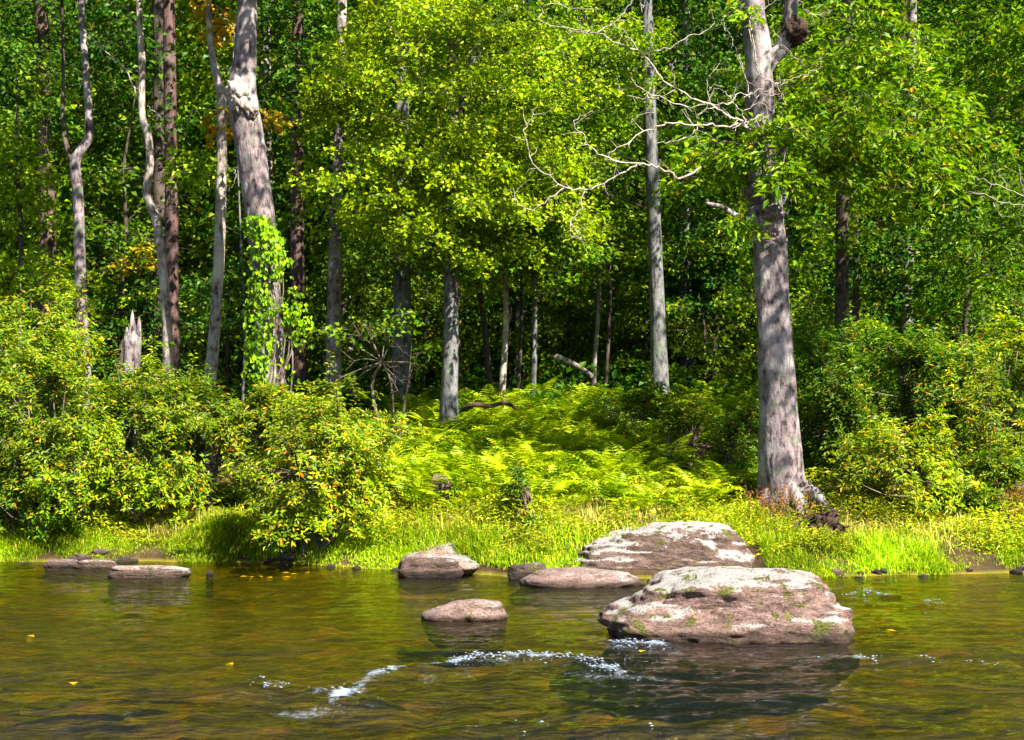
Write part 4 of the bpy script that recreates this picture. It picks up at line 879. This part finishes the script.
rock('rock', 'low dark rock at the far right waterline', 972, 1002, 564, 572, rock_mat('far_stone', (.055, .04, .032), .1, .3, .6, .04), .6, 2.8, 33, .12, .02)
rock('rock', 'pinkish stone lying among the ferns on the slope', 428, 452, 475, 484, rock_mat('slope_stone', (.2, .13, .11), .3, .2, .3, -.5), .6, 2.6, 35, .16, .0, Yc=18.6, lift=Hs(-1.0, 18.8) + .16, sink=.3)

g = R(411); st_m = rock_mat('waterline_stone', (.09, .062, .05), .25, .35, .6, .05); proto = []
for k in range(4):
    v, f = ico(3); v = v * (1 + .3 * fbm(v * 1.4 + k * 7, 4, 70 + k))[:, None] * [1, .8, .55]; proto.append(mesh('waterline_stone', v, f, True))
for me in proto: me.materials.append(st_m)
for k in range(46):
    px = g.uniform(-20, 1044); x = (px - CX) / F * 16.8; y = float(shore(np.array([x]))[0]) + g.normal(-.02, .10); s_ = g.uniform(.03, .10) * (1 if g.uniform() < .8 else 1.6)
    o = bpy.data.objects.new('waterline_stone', proto[int(g.integers(0, 4))]); COL.objects.link(o); o.location = (x, y, Hs(x, y) + s_ * .15); o.scale = (s_ * 1.4, s_, s_); o.rotation_euler = (g.normal(0, .2), g.normal(0, .2), g.uniform(0, 6.28))
    tag(o, 'small dark stone at the grassy edge of the water', 'stone', 'small stones along the waterline')

# root ball of old roots by the water
g = R(401); b0 = np.array([P(826, 530, 16.9)[0], 16.9, 0]); b0[2] = Hs(b0[0], b0[1]); A = Acc(); c = P(826, 527, 16.9)
blob(A, c, .2, (1, .8, .85), .45, 2.5, 12)
for k in range(34):
    d = nrm(g.normal(0, 1, 3)); p0 = c + d * .14; p1 = p0 + nrm(d + g.normal(0, .7, 3)) * .12; A.tube(spline([p0, p1, p1 + nrm(d * .4 + g.normal(0, .8, 3)) * .1], 6), np.linspace(.018, .006, 6), 5)
tag(A.build('root_tangle', BK['rot'], None, b0), 'dark tangle of dead roots below the thickest tree', 'roots')

# dry reddish brush by the big tree
g = R(402)
for lab, px, py, Y, w, h, n in (('rusty dry brush in front of the thickest tree', 772, 505, 17.6, 36, 26, 38), ('rusty dead leaves and twigs hanging low at the right edge', 1008, 470, 17.9, 18, 34, 50)):
    c = P(px, py, Y); b0 = np.array([c[0], c[1], Hs(c[0], c[1])]); root = empty('dry_brush', b0); tag(root, lab, 'brush'); st, lf = Acc(), Acc()
    for k in range(n):
        q = np.array([c[0] + g.normal(0, .5) * w / F * Y, Y + g.normal(0, .2), 0]); q[2] = Hs(q[0], q[1]); e = q + np.array([g.normal(0, .14), g.normal(0, .1), g.uniform(.2, h / F * Y * 1.6)])
        st.tube(spline([q, (q + e) / 2 + g.normal(0, .04, 3), e], 5), np.linspace(.006, .002, 5), 4)
        m_ = 9; tt = g.uniform(.3, 1, m_)[:, None]; leaves(lf, q + (e - q) * tt + g.normal(0, .03, (m_, 3)), g.normal(0, 1, (m_, 3)), g.normal(0, 1, (m_, 3)) + SUN, .065, .022)
    st.build('stems', BK['red'], root, b0); lf.build('foliage', LM['rust'], root, b0, False)

# ------------------------------------------------------------------ ferns
def fern(seed, nf=11, L=.62):
    g = R(seed); A = Acc()
    for k in range(nf):
        az = 2 * math.pi * k / nf + g.uniform(-.3, .3); d = np.array([math.cos(az), math.sin(az), 0]); el = g.uniform(.85, 1.4); l = L * g.uniform(.75, 1.15)
        n = 14; t = np.linspace(0, 1, n); bend = g.uniform(1.0, 1.7)
        th = el - bend * t ** 1.6; step = l / n
        r = np.cumsum(np.cos(th) * step); z = np.cumsum(np.sin(th) * step)
        ra = d * r[:, None] + UP * z[:, None]; tang = nrm(d * np.cos(th)[:, None] + UP * np.sin(th)[:, None])
        sd = np.cross(tang, np.cross(UP, tang) * 0 + np.array([0, 0, 1.])); sd = nrm(np.cross(d, UP)) * np.ones((n, 1)); nor = np.cross(sd, tang)
        w = .15 * l / .62 * np.sin(math.pi * np.clip(t * .86 + .14, 0, 1)) ** .8
        A.tube(ra, np.linspace(.005, .0015, n), 3)
        for sg in (-1, 1):
            m = slice(3, n); dd = sd[m] * sg + tang[m] * .45 - UP * .12
            leaves(A, ra[m], dd, nor[m] + g.normal(0, .12, (n - 3, 3)), w[m] + .01, np.full(n - 3, step * .8), .08, .12)
    return A
FL = 'yellow-green fern with arching fronds in the fern bed'
fp = [fern(500 + i, 11, .6 + .06 * (i % 3)) for i in range(5)]
fo = []
for i, A in enumerate(fp):
    o = A.build('fern', LM['fern'], None, np.zeros(3), False); tag(o, FL, 'fern', 'ferns on the bank slope'); fo.append(o)
g = R(510); spots = []; tries = 0
while len(spots) < 285 and tries < 20000:
    tries += 1
    Y = 17.6 + 9.4 * g.uniform(0, 1) ** 1.15; px = g.uniform(375, 770); x = (px - CX) / F * Y
    t = Y - shore(np.array([x]))[0]
    if t < 1.7 + .5 * g.uniform(): continue
    if px < 415 and Y < 20: continue
    if math.hypot(x - 3.45, Y - 18.4) < .5 or (px > 700 and Y < 18.6): continue
    if any((x - a) ** 2 + (Y - b_) ** 2 < .13 for a, b_ in spots): continue
    spots.append((x, Y))
for i, (x, Y) in enumerate(spots):
    o = fo[i] if i < 5 else fo[int(g.integers(0, 5))].copy()
    if i >= 5: COL.objects.link(o)
    s_ = g.uniform(.75, 1.35) * (1 if Y > 18.6 else .8)
    o.location = (x, Y, Hs(x, Y) - .02); o.rotation_euler = (g.normal(0, .12), g.normal(0, .12), g.uniform(0, 6.283)); o.scale = (s_, s_, s_)

# ------------------------------------------------------------------ ground cover
def blades(name, label, cat, mat, X, Yv, h, w, seed, lean=.45):
    g = R(seed); N = len(X); z = H(X, Yv) - .02; b0 = np.stack([X, Yv, z], -1)
    az = g.uniform(0, 6.283, N); d = np.stack([np.cos(az), np.sin(az), 0 * az], -1); sd = np.stack([-np.sin(az + g.uniform(-1, 1, N)), np.cos(az), 0 * az], -1); sd = nrm(sd)
    ln = g.uniform(.1, lean * 2, N)[:, None]; hh = (h * g.uniform(.5, 1.25, N))[:, None]
    m1 = b0 + UP * hh * .55 + d * ln * hh * .18; m2 = b0 + UP * hh * (1 - .2 * ln) + d * ln * hh * .75
    ww = w * g.uniform(.7, 1.3, N)[:, None]
    V = np.stack([b0 - sd * ww * .5, b0 + sd * ww * .5, m1 + sd * ww * .45, m1 - sd * ww * .45, m2], 1).reshape(-1, 3)
    k = np.arange(N)[:, None] * 5
    me = mesh(name, V, [k + np.array([[0, 1, 2, 3]]), k + np.array([[3, 2, 4]])])
    o = link(name, me, LM[mat]); tag(o, label, cat, None, 'stuff'); return o
g = R(600)
N = 150000; px = g.uniform(-60, 1090, N); t = g.uniform(0, 1, N) ** 1.5 * 2.2; X = (px - CX) / F * 17.2; Yv = shore(X) + t - .05
cl = n2(X, Yv, 1.5, 3, 61); wide = np.interp(px, [0, 120, 280, 340, 440, 600, 760, 1024], [.6, 1.2, 1.05, .7, .55, .6, .4, .4])
keep = g.uniform(0, 1, N) < (.3 + .7 * smooth(-.55, .3, cl + .1)) * smooth(-.02, .12, t - .05 + .12 * n2(X, 0 * X, 2.2, 3, 66)) * smooth(wide + .5, wide - .5, t + .3 * n2(X, Yv, .8, 2, 63)) * np.where((px > 585) & (px < 748) & (t < .75), .0, 1)
X, Yv, t, cl = X[keep], Yv[keep], t[keep], cl[keep]
hh = (.06 + .19 * smooth(0, .7, t)) * (1 + 1.0 * n2(X, Yv, 1.6, 2, 62) + .5 * cl)
blades('grass', 'bright green grass along the waterside', 'grass', 'grass', X, Yv, np.clip(hh, .05, .5), .010, 601, .65)
X = []; Yv = []; 
for cx, Yt, k, r in ((150, 1.0, 260, .18), (190, 1.1, 160, .2), (60, .9, 200, .25), (152, .5, 180, .12), (520, 1.6, 500, .5), (480, 1.4, 300, .4), (610, 1.5, 400, .5), (560, 2.0, 400, .6), (690, 1.7, 300, .4), (900, .8, 240, .4), (850, .9, 180, .2), (960, 1.1, 240, .35), (440, 1.9, 260, .4)):
    x = (cx - CX) / F * 17.5; X.append(x + g.normal(0, r, k)); Yv.append(float(shore(np.array([x]))[0]) + Yt + g.normal(0, r * .6, k))
X = np.concatenate(X); Yv = np.concatenate(Yv); kp = Yv > shore(X) + .1
blades('dry_grass', 'straw-coloured dry grass tufts among the green', 'dry grass', 'straw', X[kp], Yv[kp], .24, .008, 602, 1.0)
# low leafy cover over slope and forest floor
def cover(name, label, mat, N, pxr, Yr, hz, L, Wd, seed, thr=-.2, pw=1.0):
    g = R(seed); px = g.uniform(*pxr, N); Yv = Yr[0] + (Yr[1] - Yr[0]) * g.uniform(0, 1, N) ** pw; X = (px - CX) / F * Yv
    cl = n2(X, Yv, 1.1, 3, seed); k = (cl > thr) & (Yv > shore(X) + (.28 if name == 'weeds' else .7)); X, Yv, cl = X[k], Yv[k], cl[k]
    z = H(X, Yv) + g.uniform(0, 1, len(X)) * hz * np.clip(cl - thr, .15, 1)
    A = Acc(); n = len(X); leaves(A, np.stack([X, Yv, z], -1), g.normal(0, 1, (n, 3)) * [1, 1, .4], UP * .8 + SUN * .5 + g.normal(0, .4, (n, 3)), L * g.uniform(.6, 1.3, n), Wd * g.uniform(.6, 1.3, n))
    o = A.build(name, LM[mat], None, np.zeros(3), False); tag(o, label, 'undergrowth', None, 'stuff'); return o
cover('undergrowth', 'low yellow-green weeds covering the sunny slope', 'fern', 26000, (-80, 1110), (17, 27), .42, .10, .045, 701, -.35)
cover('weeds', 'tangled yellowish weeds between the grass and the ferns', 'weed', 95000, (-80, 1110), (16.2, 19.4), .34, .07, .02, 703, -.6)
cover('undergrowth', 'low dark leafy cover on the forest floor', 'dark', 60000, (-250, 1280), (25, 60), 1.1, .17, .12, 702, -.25, 1.5)

# fallen leaves on the water
g = R(801); col = LM['amber']
A = Acc(); leaves(A, np.zeros((1, 3)), np.array([[1., 0, 0]]), np.array([[0, 0, 1.]]), .10, .06, .1, .02)
lp = None
for i, (px, py) in enumerate([(240, 577), (252, 578), (261, 577), (273, 578), (283, 577), (298, 574), (309, 573), (290, 573), (27, 636), (233, 664), (73, 683), (640, 655), (885, 630)]):
    x, y = wp(px, py)
    if lp is None: lp = o = A.build('floating_leaf', col, None, np.zeros(3), False)
    else: o = lp.copy(); COL.objects.link(o)
    z_, _ = wave(np.array([[x]]), np.array([[y]])); o.location = (x, y, float(z_[0, 0]) + .008); o.rotation_euler = (0, 0, g.uniform(0, 6.28)); tag(o, 'small fallen amber leaf floating on the river', 'leaf', 'fallen leaves on the river')
